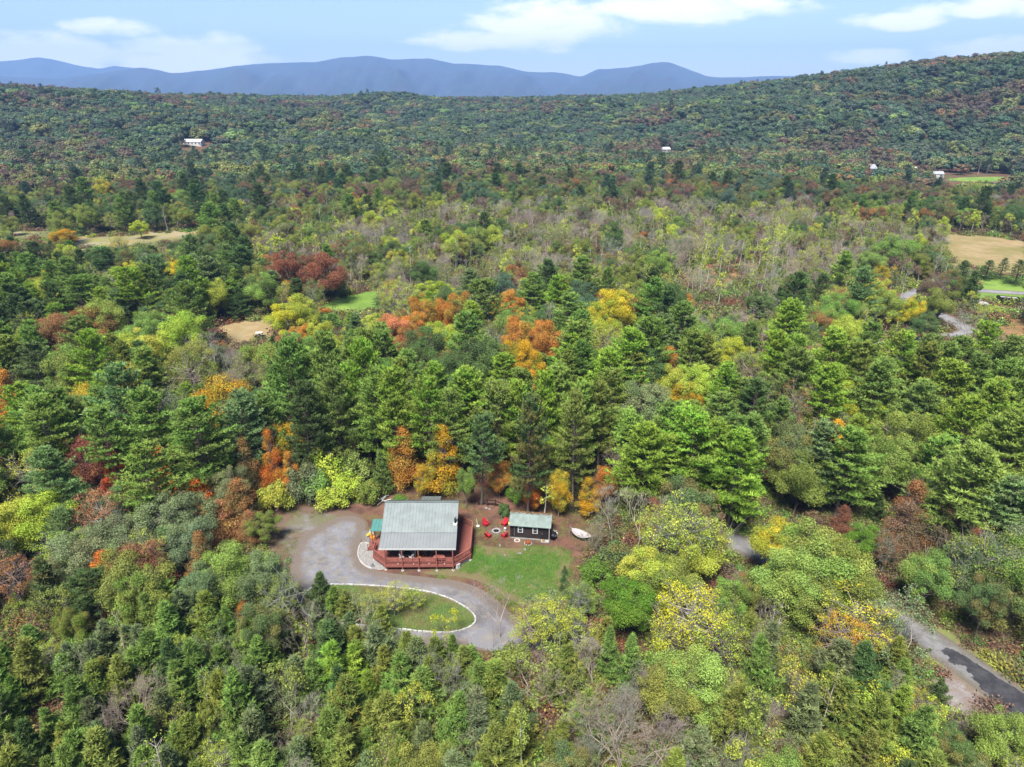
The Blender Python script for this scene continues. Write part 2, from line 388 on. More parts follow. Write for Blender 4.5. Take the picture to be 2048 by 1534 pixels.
CLEAR = smooth_poly(g_poly([(525, 1040), (600, 995), (700, 1012), (765, 975), (850, 968), (960, 975), (1060, 995), (1180, 1025), (1205, 1085), (1170, 1130), (1165, 1210), (1080, 1240), (1120, 1310), (960, 1310), (700, 1275), (600, 1250), (545, 1170), (525, 1100)]), 2)
sheet('clearing', CLEAR, .004, M_CLEAR)
LAWN = smooth_poly(g_poly([(915, 1100), (950, 1088), (1010, 1098), (1080, 1095), (1130, 1100), (1145, 1120), (1128, 1150), (1130, 1190), (1060, 1215), (1010, 1200), (985, 1175), (940, 1155), (860, 1150), (840, 1143), (905, 1140)]), 2)
sheet('lawn', LAWN, .008, M_LAWN, .6)
DRIVE = smooth_poly(g_poly([(588, 1098), (604, 1072), (640, 1052), (672, 1034), (712, 1030), (736, 1048), (722, 1075), (716, 1105), (735, 1137), (775, 1146), (850, 1154), (930, 1163), (985, 1190), (1030, 1235), (1090, 1272), (1160, 1300), (1260, 1330), (1380, 1365),
                        (1500, 1395), (1640, 1415), (1800, 1425), (1960, 1420), (1985, 1400), (1960, 1440), (1800, 1450), (1620, 1440), (1480, 1420), (1360, 1395), (1240, 1360), (1140, 1330), (1060, 1312), (960, 1300), (850, 1290), (700, 1275), (615, 1255), (588, 1205), (580, 1145)]), 2)
sheet('driveway', DRIVE, .012, M_GRAVEL)
sheet('parking_area', smooth_poly(g_poly([(528, 1075), (560, 1030), (610, 1008), (680, 1014), (742, 1040), (728, 1075), (700, 1120), (640, 1160), (590, 1180), (560, 1140)]), 2), .010, ground_mat('mottled_gravel', [(.135, .12, .11), (.155, .15, .155), (.12, .09, .07), (.105, .105, .06)], [.45, .3, .2], edge_col=(.11, .075, .055), bump=.5, bscale=12, rag=3.6))
sheet('gravel_shoulder', smooth_poly(g_poly([(925, 1280), (985, 1245), (1030, 1262), (1090, 1290), (1130, 1318), (1050, 1312), (960, 1298)]), 2), .016, M_TANGRAVEL)
KERB = smooth_poly(g_poly([(600, 1205), (618, 1176), (655, 1168), (760, 1172), (830, 1179), (880, 1189), (920, 1207), (945, 1225), (953, 1240), (945, 1252), (920, 1263), (880, 1267), (800, 1259), (700, 1249), (640, 1241), (608, 1228)]), 3)
isl = sheet('grass_island', KERB, .02, M_ISLAND, .6)
M_PATIO = ground_mat('patio_stone', [(0.144, 0.132, 0.126), (0.180, 0.168, 0.162), (0.120, 0.090, 0.078)], [.9, 2.0], edge_col=(0.096, 0.054, 0.039))
sheet('fire_pit_patio', smooth_poly([(-2.29 + 1.75 * math.cos(t), 83.2 + 1.9 * math.sin(t)) for t in np.linspace(0, 6.28, 15)[:-1]], 1), .012, M_PATIO, .4)
sheet('gravel_spill', smooth_poly(g_poly([(722, 1060), (742, 1062), (748, 1080), (738, 1090), (724, 1086)]), 2), .016, ground_mat('pale_gravel', [(0.200, 0.190, 0.180), (0.170, 0.160, 0.155)], [1.1], edge_col=(0.120, 0.110, 0.100)), .4)

ROAD_LINE = g_poly([(2120, 1470), (2060, 1425), (1985, 1368), (1900, 1308), (1830, 1262), (1740, 1208), (1610, 1150), (1480, 1088), (1440, 1065)])
sheet('road_verge', strip_poly(ROAD_LINE, 8.6), .004, ground_mat('verge_grass', [(.10, .14, .04), (.17, .10, .065), (.13, .14, .05)], [.35, .2], edge_col=LITTER))
sheet('paved_road', strip_poly(ROAD_LINE, 4.6), .02, M_ASPH)
_pp = [(1885, 1296), (1905, 1298), (1935, 1315), (1960, 1333), (2000, 1357), (2048, 1387), (2120, 1440), (2120, 1475), (2048, 1442), (2015, 1420), (1990, 1412), (1976, 1398), (1982, 1394), (1958, 1376), (1962, 1370), (1940, 1356), (1948, 1352), (1930, 1340), (1936, 1334), (1915, 1328), (1908, 1331), (1893, 1320), (1900, 1315), (1884, 1306)]
PATCH = smooth_poly(g_poly(_pp), 1)
PATCH = [(x + R_.uniform(-.1, .1), y + R_.uniform(-.12, .12)) for p, q in zip(PATCH, PATCH[1:] + PATCH[:1]) for k in range(3) for x, y in [(p[0] + (q[0] - p[0]) * k / 3, p[1] + (q[1] - p[1]) * k / 3)]]
sheet('asphalt_patch', PATCH, .024, M_TAR)
sheet('gravel_apron', smooth_poly(g_poly([(1845, 1345), (1890, 1330), (1950, 1372), (1995, 1405), (1985, 1432), (1900, 1440), (1865, 1400)]), 2), .016, ground_mat('apron_gravel', [(.16, .14, .135), (.19, .175, .17), (.15, .115, .10)], [.5, .9], edge_col=(.13, .10, .07)), .6)
FARROAD = [(1700, 694), (1760, 688), (1830, 681), (1890, 674), (1932, 668), (1940, 660), (1905, 642), (1865, 622), (1825, 606), (1812, 594), (1832, 582), (1880, 575), (1950, 581), (2070, 588), (2200, 598)]
sheet('lane', strip_poly(g_poly(FARROAD), 5.0), .02, ground_mat('lane_gravel', [(0.165, 0.160, 0.171), (0.198, 0.193, 0.198)], [.2], edge_col=(0.110, 0.099, 0.077)), 1.6)
sheet('hay_field', smooth_poly(g_poly([(1875, 462), (1960, 470), (2060, 484), (2300, 505), (2300, 562), (2060, 549), (1975, 547), (1900, 540), (1850, 548), (1870, 510)]), 2), .006, M_FIELD, 5)
sheet('roadside_lawn', smooth_poly(g_poly([(1800, 550), (1880, 548), (1960, 549), (2060, 553), (2300, 566), (2300, 640), (2060, 610), (1960, 600), (1890, 588), (1815, 578)]), 2), .01, M_GREENF, 4)
sheet('red_meadow', smooth_poly(g_poly([(1950, 640), (2060, 625), (2200, 640), (2200, 720), (2060, 705), (1985, 690)]), 2), .008, M_REDF, 3)
sheet('dry_meadow', smooth_poly(g_poly([(425, 655), (480, 640), (555, 636), (600, 650), (570, 680), (500, 690), (435, 690)]), 2), .006, M_FIELD, 2)
sheet('mown_patch', smooth_poly(g_poly([(625, 622), (650, 600), (740, 580), (790, 584), (765, 622), (700, 634)]), 2), .006, M_GREENF, 2)
sheet('wet_meadow', smooth_poly(g_poly([(10, 462), (120, 458), (250, 466), (430, 450), (445, 470), (400, 500), (250, 506), (60, 500), (0, 485)]), 2), .006, ground_mat('marsh_field', [(0.224, 0.168, 0.063), (0.154, 0.168, 0.056), (0.252, 0.210, 0.154), (0.098, 0.105, 0.042)], [.05, .12, .03], edge_col=(0.098, 0.098, 0.042)), 5)
BRUSH = smooth_poly(g_poly([(1330, 560), (1400, 525), (1500, 520), (1590, 545), (1600, 600), (1500, 640), (1380, 625)]), 2)
sheet('brush_clearing', BRUSH, .006, M_REDF, 4)
fx, fy = G(2000, 356); 
# kerb: a ring of short set stones
M_STONE = mat('kerb_stone', (.34, .33, .32), .85, var=.25, vscale=2)
kb = MB(); per = []
for i, p in enumerate(KERB):
    q = KERB[(i + 1) % len(KERB)]; L = math.dist(p, q); m = max(1, round(L / .45))
    for k in range(m):
        a = Vector(p).lerp(Vector(q), (k + .06) / m); b = Vector(p).lerp(Vector(q), (k + .94) / m)
        kb.beam((a.x + R_.uniform(-.03, .03), a.y + R_.uniform(-.03, .03), .06), (b.x + R_.uniform(-.03, .03), b.y, .06), .17 + R_.uniform(-.05, .04), .15 + R_.uniform(-.05, .05))
kerb_o = kb.build('kerb', M_STONE); kerb_o['kind'] = 'structure'

# ------------------------------------------------------------------ tree prototypes (woody mesh + foliage mesh, in metres, foot at the origin)
def np_tubes(segs, n=4):
    """segs: list of (p0, p1, r0, r1) -> verts, quads"""
    P0 = np.array([s[0] for s in segs], float); P1 = np.array([s[1] for s in segs], float)
    r0 = np.array([s[2] for s in segs]); r1 = np.array([s[3] for s in segs])
    d = P1 - P0; d /= np.linalg.norm(d, axis=1, keepdims=True) + 1e-9
    up = np.where(np.abs(d[:, 2:3]) < .9, np.array([[0, 0, 1.]]), np.array([[1., 0, 0]]))
    a = np.cross(d, up); a /= np.linalg.norm(a, axis=1, keepdims=True); b = np.cross(d, a)
    t = np.arange(n) * 2 * math.pi / n
    off = a[:, None] * np.cos(t)[None, :, None] + b[:, None] * np.sin(t)[None, :, None]
    V = np.concatenate([P0[:, None] + off * r0[:, None, None], P1[:, None] + off * r1[:, None, None]], 1)
    base = np.arange(len(segs))[:, None] * 2 * n; k = np.arange(n)[None]; k2 = (np.arange(n) + 1)[None] % n
    F = np.stack([base + k, base + k2, base + n + k2, base + n + k], -1).reshape(-1, 4)
    return V.reshape(-1, 3), F
def unit(v): return v / (np.linalg.norm(v, axis=-1, keepdims=True) + 1e-9)
def needles(base, d, length, width, r):
    """narrow triangles from base along d"""
    n = len(base); side = unit(np.cross(d, r.normal(size=(n, 3)))) * width[:, None] / 2
    tip = base + d * length[:, None]
    V = np.stack([base - side, base + side, tip], 1).reshape(-1, 3)
    return V, np.arange(n * 3).reshape(-1, 3)
def leaves(c, nrm, size, r, aspect=.7):
    n = len(c); a = unit(np.cross(nrm, r.normal(size=(n, 3)))); b = np.cross(nrm, a)
    s = size[:, None]
    bend = nrm * s * .15
    V = np.stack([c - a * s * .5, c - b * s * aspect * .5 + bend, c + a * s * .5, c + b * s * aspect * .5 + bend], 1).reshape(-1, 3)
    return V, np.arange(n * 4).reshape(-1, 4)
def trunk_path(h, r, n=7, lean=.03):
    z = np.linspace(0, h, n); o = np.cumsum(r.normal(0, lean * h / n, (n, 2)), 0); o[0] = 0
    return np.column_stack([o, z])
def path_at(path, z): return np.array([np.interp(z, path[:, 2], path[:, 0]), np.interp(z, path[:, 2], path[:, 1]), z])
def trunk_segs(path, rb, rt):
    n = len(path); rr = rb + (rt - rb) * np.linspace(0, 1, n) ** .85
    return [(path[i] - (np.array([0, 0, .25]) if i == 0 else 0), path[i + 1], rr[i] * (1.25 if i == 0 else 1), rr[i + 1]) for i in range(n - 1)]

def conifer(seed, h, R, c0, nbr, e_lo, e_hi, prof, nsub, tufts, per, tl, tw, curl, flat=.45, dead=0, gap=0.0, lobv=.25):
    r = np.random.default_rng(seed); path = trunk_path(h, r, 8, .035); segs = trunk_segs(path, h * .0135 + .05, .03)
    B, D, HV, VV = [], [], [], []
    az0 = r.uniform(0, 6.28); lob = r.uniform(1 - lobv * 1.2, 1 + lobv * .9, 9)
    for i in range(nbr):
        t = (i + r.uniform(0, 1)) / nbr; z = h * (c0 + (1 - c0) * t * .985); a = az0 + i * 2.39996 + r.normal(0, .35)
        if r.uniform() < gap: continue
        L = R * prof(t) * r.uniform(.72, 1.12) * lob[int((a % 6.283) / 6.284 * 9)] + .15
        e = e_lo + (e_hi - e_lo) * t + r.normal(0, .1)
        p0 = path_at(path, z); n = 5; pts = [p0]
        for k in range(n):
            ee = e + curl * (k / n) ** 1.5; stp = L / n
            pts.append(pts[-1] + stp * np.array([math.cos(a) * math.cos(ee), math.sin(a) * math.cos(ee), math.sin(ee)])); a += r.normal(0, .07)
        pts = np.array(pts); br = .012 * L + .012
        for k in range(n): segs.append((pts[k], pts[k + 1], br * (1 - k / n) + .006, br * (1 - (k + 1) / n) + .006))
        bv = r.uniform(0, 1); bh = r.uniform(0, 1)
        dirv = unit(pts[-1] - pts[0]); side = unit(np.cross(dirv, [0, 0, 1.]))
        ns = max(3, int(nsub * (.45 + .55 * L / R)))
        for s in range(ns):
            f = .22 + .78 * (s + r.uniform(0, 1)) / ns
            q = np.array([np.interp(f * n, range(n + 1), pts[:, k]) for k in range(3)])
            sl = (.42 * L * (1.08 - f) + .22) * r.uniform(.6, 1.2); sg = 1 if s % 2 else -1
            sd = unit(side * sg * r.uniform(.5, 1.1) + dirv * r.uniform(.5, .9) + np.array([0, 0, r.uniform(.0, .5) * (1 - flat) + .1]))
            nt = max(2, int(tufts * (.4 + .6 * sl / (.45 * R + .22))))
            ff = (np.arange(nt) + r.uniform(.3, 1, nt)) / nt
            b = q + sd * (sl * ff)[:, None] + r.normal(0, .06, (nt, 3))
            B.append(np.repeat(b, per, 0)); dd = unit(sd * 1.0 + np.array([0, 0, .55]))
            D.append(unit(dd + r.normal(0, .55, (nt * per, 3)) * np.array([1, 1, 1 - flat * .6])))
            HV.append(np.full(nt * per, bh)); VV.append(np.full(nt * per, bv))
    for i in range(dead):                                     # dead lower limbs
        z = h * r.uniform(.18, c0 + .05); a = r.uniform(0, 6.28); p = path_at(path, z); L = r.uniform(.8, 2.2)
        m = p + L * .6 * np.array([math.cos(a), math.sin(a), r.uniform(-.1, .3)]); e2 = m + L * .5 * np.array([math.cos(a + .4), math.sin(a + .4), r.uniform(-.1, .5)])
        segs += [(p, m, .04, .025), (m, e2, .025, .01)]
    k = 26; B.append(np.repeat(path[-1:], k, 0) + r.normal(0, .07, (k, 3)) - np.array([0, 0, .25])); D.append(unit(np.array([0, 0, 1.3]) + r.normal(0, .5, (k, 3)))); HV.append(np.full(k, .5)); VV.append(np.full(k, .6))
    B = np.concatenate(B); D = np.concatenate(D); n = len(B)
    V, F = needles(B, D, tl * r.uniform(.65, 1.25, n), tw * r.uniform(.7, 1.3, n), r)
    tv = np.clip(.5 * np.concatenate(VV) + .5 * r.uniform(0, 1, n), 0, 1); th = np.clip(.6 * np.concatenate(HV) + .4 * r.uniform(0, 1, n), 0, 1)
    return np_tubes(segs, 5), (V, [F], tv, th)

def limbs_to(segs, path, tops, rb, r, z_lo, z_hi):
    for c in tops:
        z = min(c[2] - .2, r.uniform(z_lo, z_hi)); z = max(z, z_lo * .8); p = path_at(path, z); m = p * .45 + c * .55 + np.array([0, 0, -.1 * abs(c[2] - z)]) + r.normal(0, .15, 3)
        segs += [(p, m, rb * .42, rb * .28), (m, c, rb * .28, rb * .1)]
        for _ in range(3):
            e = c + r.normal(0, .22, 3) * np.linalg.norm(c - p); segs.append((m * .4 + c * .6, e, rb * .12, .008))

def broadleaf(seed, h, R, c0, nl, nleaf, ls, shape='dome', lobe=.36, jit=.55, twigs=0):
    """foliage gathered into overlapping lobes carried by limbs"""
    r = np.random.default_rng(seed); path = trunk_path(h * .82, r, 6, .06); segs = trunk_segs(path, h * .014 + .05, .05)
    cz = h * (c0 + 1) / 2; rz = h * (1 - c0) / 2; C = []
    for i in range(nl):
        t = (i + .5) / nl; ct = 1 - 1.75 * t if shape == 'dome' else 1 - 2 * t
        st = math.sqrt(max(0, 1 - ct * ct)); a = i * 2.39996 + r.normal(0, .3); k = r.uniform(.42, .98)
        if shape == 'cone':
            zz = r.uniform(0, 1) ** 1.15; rr = (1 - zz) ** .75 * r.uniform(.25, .85); C.append([R * rr * math.cos(a), R * rr * math.sin(a), h * (c0 + .05 + (.9 - c0) * zz)])
        else: C.append([R * k * st * math.cos(a), R * k * st * math.sin(a), cz + rz * k * ct])
    C = np.array(C); lr = R * lobe * r.uniform(.5, 1.4, nl)
    if shape == 'cone': lr *= np.interp(C[:, 2], [h * c0, h], [1.1, .72])
    pick = r.choice(nl, nleaf, p=lr ** 2 / (lr ** 2).sum())
    d = unit(r.normal(size=(nleaf, 3)) + np.array([0, 0, .35])); rad = lr[pick] * (r.uniform(0, 1, nleaf) ** .33) * r.uniform(.75, 1.08, nleaf)
    P = C[pick] + d * rad[:, None] * np.array([1, 1, .8])
    P[:, 2] = np.maximum(P[:, 2], .15)
    nrm = unit(d + r.normal(0, jit, (nleaf, 3)) + np.array([0, 0, .35]))
    V, F = leaves(P, nrm, ls * r.uniform(.6, 1.35, nleaf), r)
    lv = r.uniform(0, 1, nl); lh = r.uniform(0, 1, nl)
    tv = np.clip(.35 * lv[pick] + .65 * r.uniform(0, 1, nleaf), 0, 1); th = np.clip(.65 * lh[pick] + .35 * r.uniform(0, 1, nleaf), 0, 1)
    limbs_to(segs, path, C, h * .014 + .05, r, h * c0 * .8, h * .72)
    if twigs:
        for i in r.choice(nl, twigs):
            for _ in range(5):
                e = C[i] + unit(r.normal(size=3) + np.array([0, 0, .6])) * lr[i] * 1.15; segs.append((C[i], e, .02, .006))
    return np_tubes(segs, 5), (V, [F], tv, th)

def bare(seed, h, spread, depth=5, stems=1, r0=None, leafn=0, ls=.2):
    r = np.random.default_rng(seed); segs = []; tips = []
    def grow(p, d, L, rad, dep):
        q = p + d * L; n = 2 if dep > 1 else 1
        m = (p + q) / 2 + r.normal(0, .05 * L, 3); segs.append((p, m, rad, rad * .85)); segs.append((m, q, rad * .85, rad * .68))
        if dep == 0: tips.append(q); return
        for k in range(r.integers(2, 4) if dep < depth else 3):
            nd = unit(d + r.normal(0, spread, 3) + np.array([0, 0, .16])); f = r.uniform(.55, 1.0)
            grow(m + (q - m) * (f if k else 1.0), nd, L * r.uniform(.58, .82), max(rad * r.uniform(.5, .7), .008), dep - 1)
    for s in range(stems):
        d = unit(np.array([r.normal(0, .35 if stems > 1 else .05), r.normal(0, .35 if stems > 1 else .05), 1.]))
        grow(np.array([r.normal(0, .1), r.normal(0, .1), -.1]), d, h * (.36 if stems == 1 else .28), r0 or h * .0085 + .012, depth)
    top = max(s[1][2] for s in segs); k = h / top
    segs = [(np.array(a) * k, np.array(b) * k, x, y) for a, b, x, y in segs]
    tips = np.array(tips) * k
    main = [s for s in segs if s[2] > .035]; fine = [s for s in segs if s[2] <= .035]
    W = np_tubes(main, 5)
    V, F = np_tubes(fine, 3)
    nf = len(F); tv = np.repeat(r.uniform(0, 1, len(fine)), 3)
    out = (V, [F], tv, tv)
    if leafn:
        c = tips[r.integers(0, len(tips), leafn)] + r.normal(0, .22, (leafn, 3)); LV, LF = leaves(c, unit(r.normal(size=(leafn, 3)) + np.array([0, 0, .5])), ls * r.uniform(.6, 1.3, leafn), r)
        W = (np.concatenate([W[0], V]), np.concatenate([W[1], F + len(W[0])])); u = r.uniform(0, 1, leafn)
        out = (LV, [LF], u, r.uniform(0, 1, leafn))
    return W, out, not leafn

def stem_tree(seed, h, R, nleaf, ls):
    """tall thin pale trunk with a small ragged top"""
    r = np.random.default_rng(seed); path = trunk_path(h, r, 7, .05); segs = trunk_segs(path, .14, .03); C = []
    for i in range(16):
        z = h * r.uniform(.42, .98); a = r.uniform(0, 6.28); L = R * r.uniform(.35, 1) * (1.15 - .6 * z / h); p = path_at(path, z * .93)
        q = p + L * np.array([math.cos(a), math.sin(a), r.uniform(.5, 1.2)]); segs.append((p, q, .035, .012)); C.append(q)
        for _ in range(3): segs.append((p * .4 + q * .6, q + r.normal(0, .3 * L, 3), .014, .005))
    C = np.array(C); pick = r.integers(0, len(C), nleaf)
    P = C[pick] + r.normal(0, .42, (nleaf, 3)) * R * .36
    V, F = leaves(P, unit(r.normal(size=(nleaf, 3)) + np.array([0, 0, .5])), ls * r.uniform(.6, 1.3, nleaf), r)
    u = r.uniform(0, 1, len(C)); return np_tubes(segs, 4), (V, [F], np.clip(.4 * u[pick] + .6 * r.uniform(0, 1, nleaf), 0, 1), r.uniform(0, 1, nleaf))

PROTO = {}          # species -> list of dict(trunk mesh, crown mesh, joined mesh, h, R)
protos = bpy.data.collections.new('prototypes'); PIDX = {}
def add_proto(sp, res, h, R):
    (TV, TF), (CV, CFs, cv, ch) = res[0], res[1]
    crown_m = BARK if (len(res) > 2 and res[2]) else LEAF
    tm = mesh_np('trunk', TV, [TF], [BARK], smooth=True); cm = mesh_np('crown', CV, CFs, [crown_m], attrs={'leaf_value': cv, 'leaf_hue': ch})
    nT = len(TF); nC = sum(len(f) for f in CFs)
    parts = [TF] + [f + len(TV) for f in CFs]
    jm = mesh_np('tree', np.concatenate([TV, CV]), parts, [BARK, crown_m], [0] * nT + [1] * nC, {'leaf_value': np.concatenate([np.zeros(nT), cv]), 'leaf_hue': np.concatenate([np.zeros(nT), ch])})
    jo = bpy.data.objects.new('p%03d' % len(PIDX), jm); protos.objects.link(jo)
    PROTO.setdefault(sp, []).append(dict(trunk=tm, crown=cm, idx=len(PIDX), h=h, R=R)); PIDX[jo.name] = jo

pine_prof = lambda t: (min(1, .66 + t * 1.4)) * (1 - t) ** .5 * 1.1 + .08
fir_prof = lambda t: (1 - t) ** .85 + .05
cedar_prof = lambda t: min(1, .75 + t * 1.4) * (1 - t) ** .8 + .03
for s in range(6):
    add_proto('pine', conifer(100 + s, 18, 4.4, [.22, .34, .28, .42, .18, .3][s], [88, 76, 82, 66, 94, 80][s], -.02, .85, pine_prof, 12, 5, 9, .50, .15, .45, .3, dead=[2, 6, 3, 8, 1, 4][s], gap=[.03, .12, .06, .15, .03, .08][s]), 18, 4.4)
for s in range(6):
    add_proto('cedar', conifer(200 + s, 7.5, 2.4, .02, [62, 70, 56, 66, 60, 64][s], .12, 1.15, cedar_prof, 10, 5, 7, .46, .10, .6, .1, gap=[0, .06, .1, .02, .08, .04][s], lobv=.45), 7.5, 2.4)
for s in range(3):
    add_proto('spruce', conifer(260 + s, 15, 3.0, .08, 80, -.25, .6, fir_prof, 9, 4, 6, .42, .11, .2, .6), 15, 3.0)
for s in range(6):
    add_proto('oak', broadleaf(300 + s, 12, 5, [.2, .16, .25, .18, .22, .14][s], [34, 30, 38, 28, 36, 32][s], 30000, .18, lobe=[.28, .32, .26, .32, .28, .30][s], jit=.8), 12, 5)
for s in range(5):
    add_proto('maple', broadleaf(400 + s, 11, 3.4, [.1, .14, .08, .12, .1][s], 64, 20000, .165, shape='cone' if s < 3 else 'round', lobe=[.36, .33, .38, .36, .34][s], twigs=5), 11, 3.4)
for s in range(5):
    add_proto('sparse', broadleaf(500 + s, 10, 4.2, .22, 60, 4300, .165, lobe=.2, twigs=22, shape=['dome', 'round'][s % 2]), 10, 4.2)
for s in range(6):
    add_proto('bare', bare(600 + s, 9, [.40, .46, .44, .36, .5, .42][s], 7, [1, 3, 1, 1, 4, 2][s]), 9, 3.4)
for s in range(4):
    add_proto('twiggy', bare(650 + s, 9, .5, 5, [1, 2, 1, 3][s], leafn=1500, ls=.26), 9, 3.4)
for s in range(6):
    add_proto('stem', stem_tree(700 + s, 12, 1.9, [900, 300, 600, 150, 1200, 450][s], .34), 12, 1.9)
for s in range(5):
    add_proto('shrub', broadleaf(800 + s, 3, 2, .02, 26, 5200, .17, lobe=.38, twigs=6), 3, 2)
for s in range(5):                                                       # coarse-leaved domes for the far woods
    add_proto('far_oak', broadleaf(900 + s, 12, 5.2, .1, 13, 1900, .95, lobe=.46, jit=.3), 12, 5.2)
for s in range(2):
    add_proto('far_pine', conifer(950 + s, 17, 3.8, .15, 40, -.05, .7, pine_prof, 5, 3, 4, 1.0, .36, .3, .6), 17, 3.8)
def brush_clump(seed):
    r = np.random.default_rng(seed); n = 420
    P = np.column_stack([r.normal(0, .55, n), r.normal(0, .55, n), np.abs(r.normal(0, .35, n))]); segs = []
    for _ in range(26):
        a = np.array([r.normal(0, .4), r.normal(0, .4), -.05]); segs.append((a, a + np.array([r.normal(0, .35), r.normal(0, .35), r.uniform(.5, 1.2)]), .02, .006))
    V, F = leaves(P, unit(r.normal(size=(n, 3)) + np.array([0, 0, .6])), r.uniform(.14, .32, n), r)
    return np_tubes(segs, 3), (V, [F], r.uniform(0, 1, n), r.uniform(0, 1, n))
for s in range(4): add_proto('brush', brush_clump(1000 + s), 1.1, 1.1)
def grass_clump(seed):
    r = np.random.default_rng(seed); n = 90; B = np.column_stack([r.normal(0, .3, n), r.normal(0, .3, n), np.zeros(n)])
    V, F = needles(B, unit(np.array([0, 0, 1.]) + r.normal(0, .45, (n, 3))), r.uniform(.08, .2, n), r.uniform(.02, .05, n), r)
    segs = [((0, 0, -.02), (0.01, 0, .03), .004, .002)]
    return np_tubes(segs, 3), (V, [F], r.uniform(0, 1, n), r.uniform(0, 1, n))
for s in range(3): add_proto('grass', grass_clump(1100 + s), .2, .5)

# ------------------------------------------------------------------ foliage colours (albedo) and the words for them
PAL = {
 'lawn': ((.055, .135, .02), (.075, .15, .025), 'green'), 'lawn_two': ((.09, .15, .03), (.12, .16, .04), 'green'),
 'bright': ((.122, .196, .028), (.165, .225, .034), 'bright green'), 'green': ((.094, .150, .034), (.125, .18, .042), 'mid green'), 'blue': ((.086, .136, .052), (.115, .165, .06), 'blue-green'),
 'dark': ((.05, .082, .028), (.065, .10, .032), 'dark green'), 'pale': ((.118, .17, .038), (.15, .20, .042), 'pale green'), 'olive': ((.105, .135, .030), (.14, .155, .035), 'olive green'),
 'teal': ((.047, .080, .047), (.064, .096, .05), 'deep green'), 'mixed': ((.065, .10, .035), (.12, .10, .035), 'brownish green'), 'grey': ((.085, .112, .052), (.11, .13, .056), 'grey-green'),
 'lime': ((.16, .23, .03), (.21, .26, .035), 'lime green'), 'vivid': ((.066, .125, .018), (.09, .15, .022), 'vivid green'), 'yg': ((.18, .22, .032), (.25, .265, .04), 'yellow-green'),
 'yellow': ((.35, .345, .03), (.20, .25, .035), 'yellow'), 'lemon': ((.45, .39, .03), (.29, .31, .035), 'bright yellow'), 'gold': ((.42, .24, .02), (.25, .24, .035), 'golden'),
 'orange': ((.40, .17, .035), (.29, .19, .04), 'orange'), 'fire': ((.45, .13, .025), (.34, .17, .03), 'fiery orange'), 'rust': ((.26, .12, .05), (.15, .13, .05), 'rusty orange'),
 'brown': ((.15, .098, .06), (.12, .095, .05), 'russet brown'), 'red': ((.34, .065, .025), (.25, .08, .03), 'red'), 'maroon': ((.175, .068, .045), (.19, .095, .05), 'maroon'),
 'plum': ((.13, .08, .07), (.12, .085, .06), 'dull purple'), 'salmon': ((.40, .18, .08), (.36, .20, .06), 'salmon orange'), 'twig': ((.10, .085, .05), (.10, .085, .05), 'grey'),
}
for _k, (_a, _b, _w) in list(PAL.items()):
    _s = 1.6 if _a[1] >= _a[0] * 1.15 else 1.12
    PAL[_k] = (tuple(min(.75, c * _s) for c in _a), tuple(min(.75, c * _s) for c in _b), _w)
SPEC = {  # species -> object name, category, noun in the label
 'pine': ('white_pine', 'pine', 'white pine'), 'cedar': ('red_cedar', 'cedar', 'pointed cedar'), 'spruce': ('spruce_tree', 'spruce', 'spruce'), 'oak': ('broadleaf_tree', 'tree', 'broadleaf tree'),
 'maple': ('maple_tree', 'maple', 'maple'), 'sparse': ('thin_leaved_tree', 'tree', 'thinly leaved tree'), 'bare': ('bare_tree', 'bare tree', 'leafless tree'), 'twiggy': ('half_bare_tree', 'bare tree', 'nearly bare tree'),
 'stem': ('slender_tree', 'slender tree', 'slender pale-trunked tree'), 'shrub': ('shrub', 'shrub', 'bushy shrub'),
}
BARKS = {'pine': (.10, .08, .065), 'cedar': (.12, .09, .07), 'spruce': (.10, .08, .07), 'bare': (.27, .24, .195), 'twiggy': (.29, .26, .205), 'stem': (.38, .35, .29), 'sparse': (.20, .18, .16)}

# ---- parts of the picture where the ground must stay in sight (photograph pixels)
KEEP = [[(560, 1075), (600, 1035), (690, 1025), (742, 1035), (768, 1003), (830, 998), (925, 995), (1000, 1003), (1105, 1022), (1180, 1040), (1185, 1085), (1150, 1115), (1135, 1185), (1050, 1200), (1075, 1262), (1060, 1290), (960, 1275), (880, 1262), (700, 1190), (620, 1185), (590, 1170), (570, 1120)],
        [(1955, 470), (2060, 482), (2060, 545), (1990, 545), (1900, 520), (1892, 470)], [(1955, 550), (2060, 553), (2060, 606), (1958, 588)], [(1885, 636), (1942, 656), (1945, 668), (1870, 680), (1735, 690), (1738, 684), (1860, 670), (1918, 660)],
        [(1812, 592), (1836, 580), (1840, 590), (1826, 606)], [(1985, 650), (2060, 640), (2060, 690), (1990, 672)], [(1885, 1296), (1910, 1292), (2060, 1380), (2060, 1440), (1985, 1405), (1940, 1360)], [(1868, 1352), (1915, 1352), (1985, 1405), (1975, 1430), (1895, 1432), (1878, 1395)],
        [(436, 652), (555, 640), (552, 672), (450, 684)], [(645, 613), (740, 585), (748, 610), (700, 626)], [(140, 476), (330, 466), (410, 460), (390, 470), (310, 488), (150, 494)], [(20, 462), (100, 460), (100, 474), (25, 478)],
        [(1375, 570), (1420, 548), (1490, 545), (1510, 595), (1450, 612), (1385, 608)], [(1475, 1085), (1520, 1092), (1530, 1112), (1490, 1108)], [(1560, 1150), (1600, 1155), (1600, 1166), (1565, 1164)], [(1770, 1238), (1800, 1240), (1800, 1255), (1775, 1255)],
        [(1735, 338), (1752, 338), (1752, 349), (1735, 349)], [(1865, 345), (1886, 345), (1886, 356), (1865, 356)], [(1895, 352), (2020, 350), (2020, 360), (1895, 362)], [(368, 283), (420, 283), (420, 294), (368, 293)], [(1318, 297), (1342, 297), (1342, 305), (1318, 305)], [(1822, 337), (1838, 337), (1838, 345), (1822, 345)]]
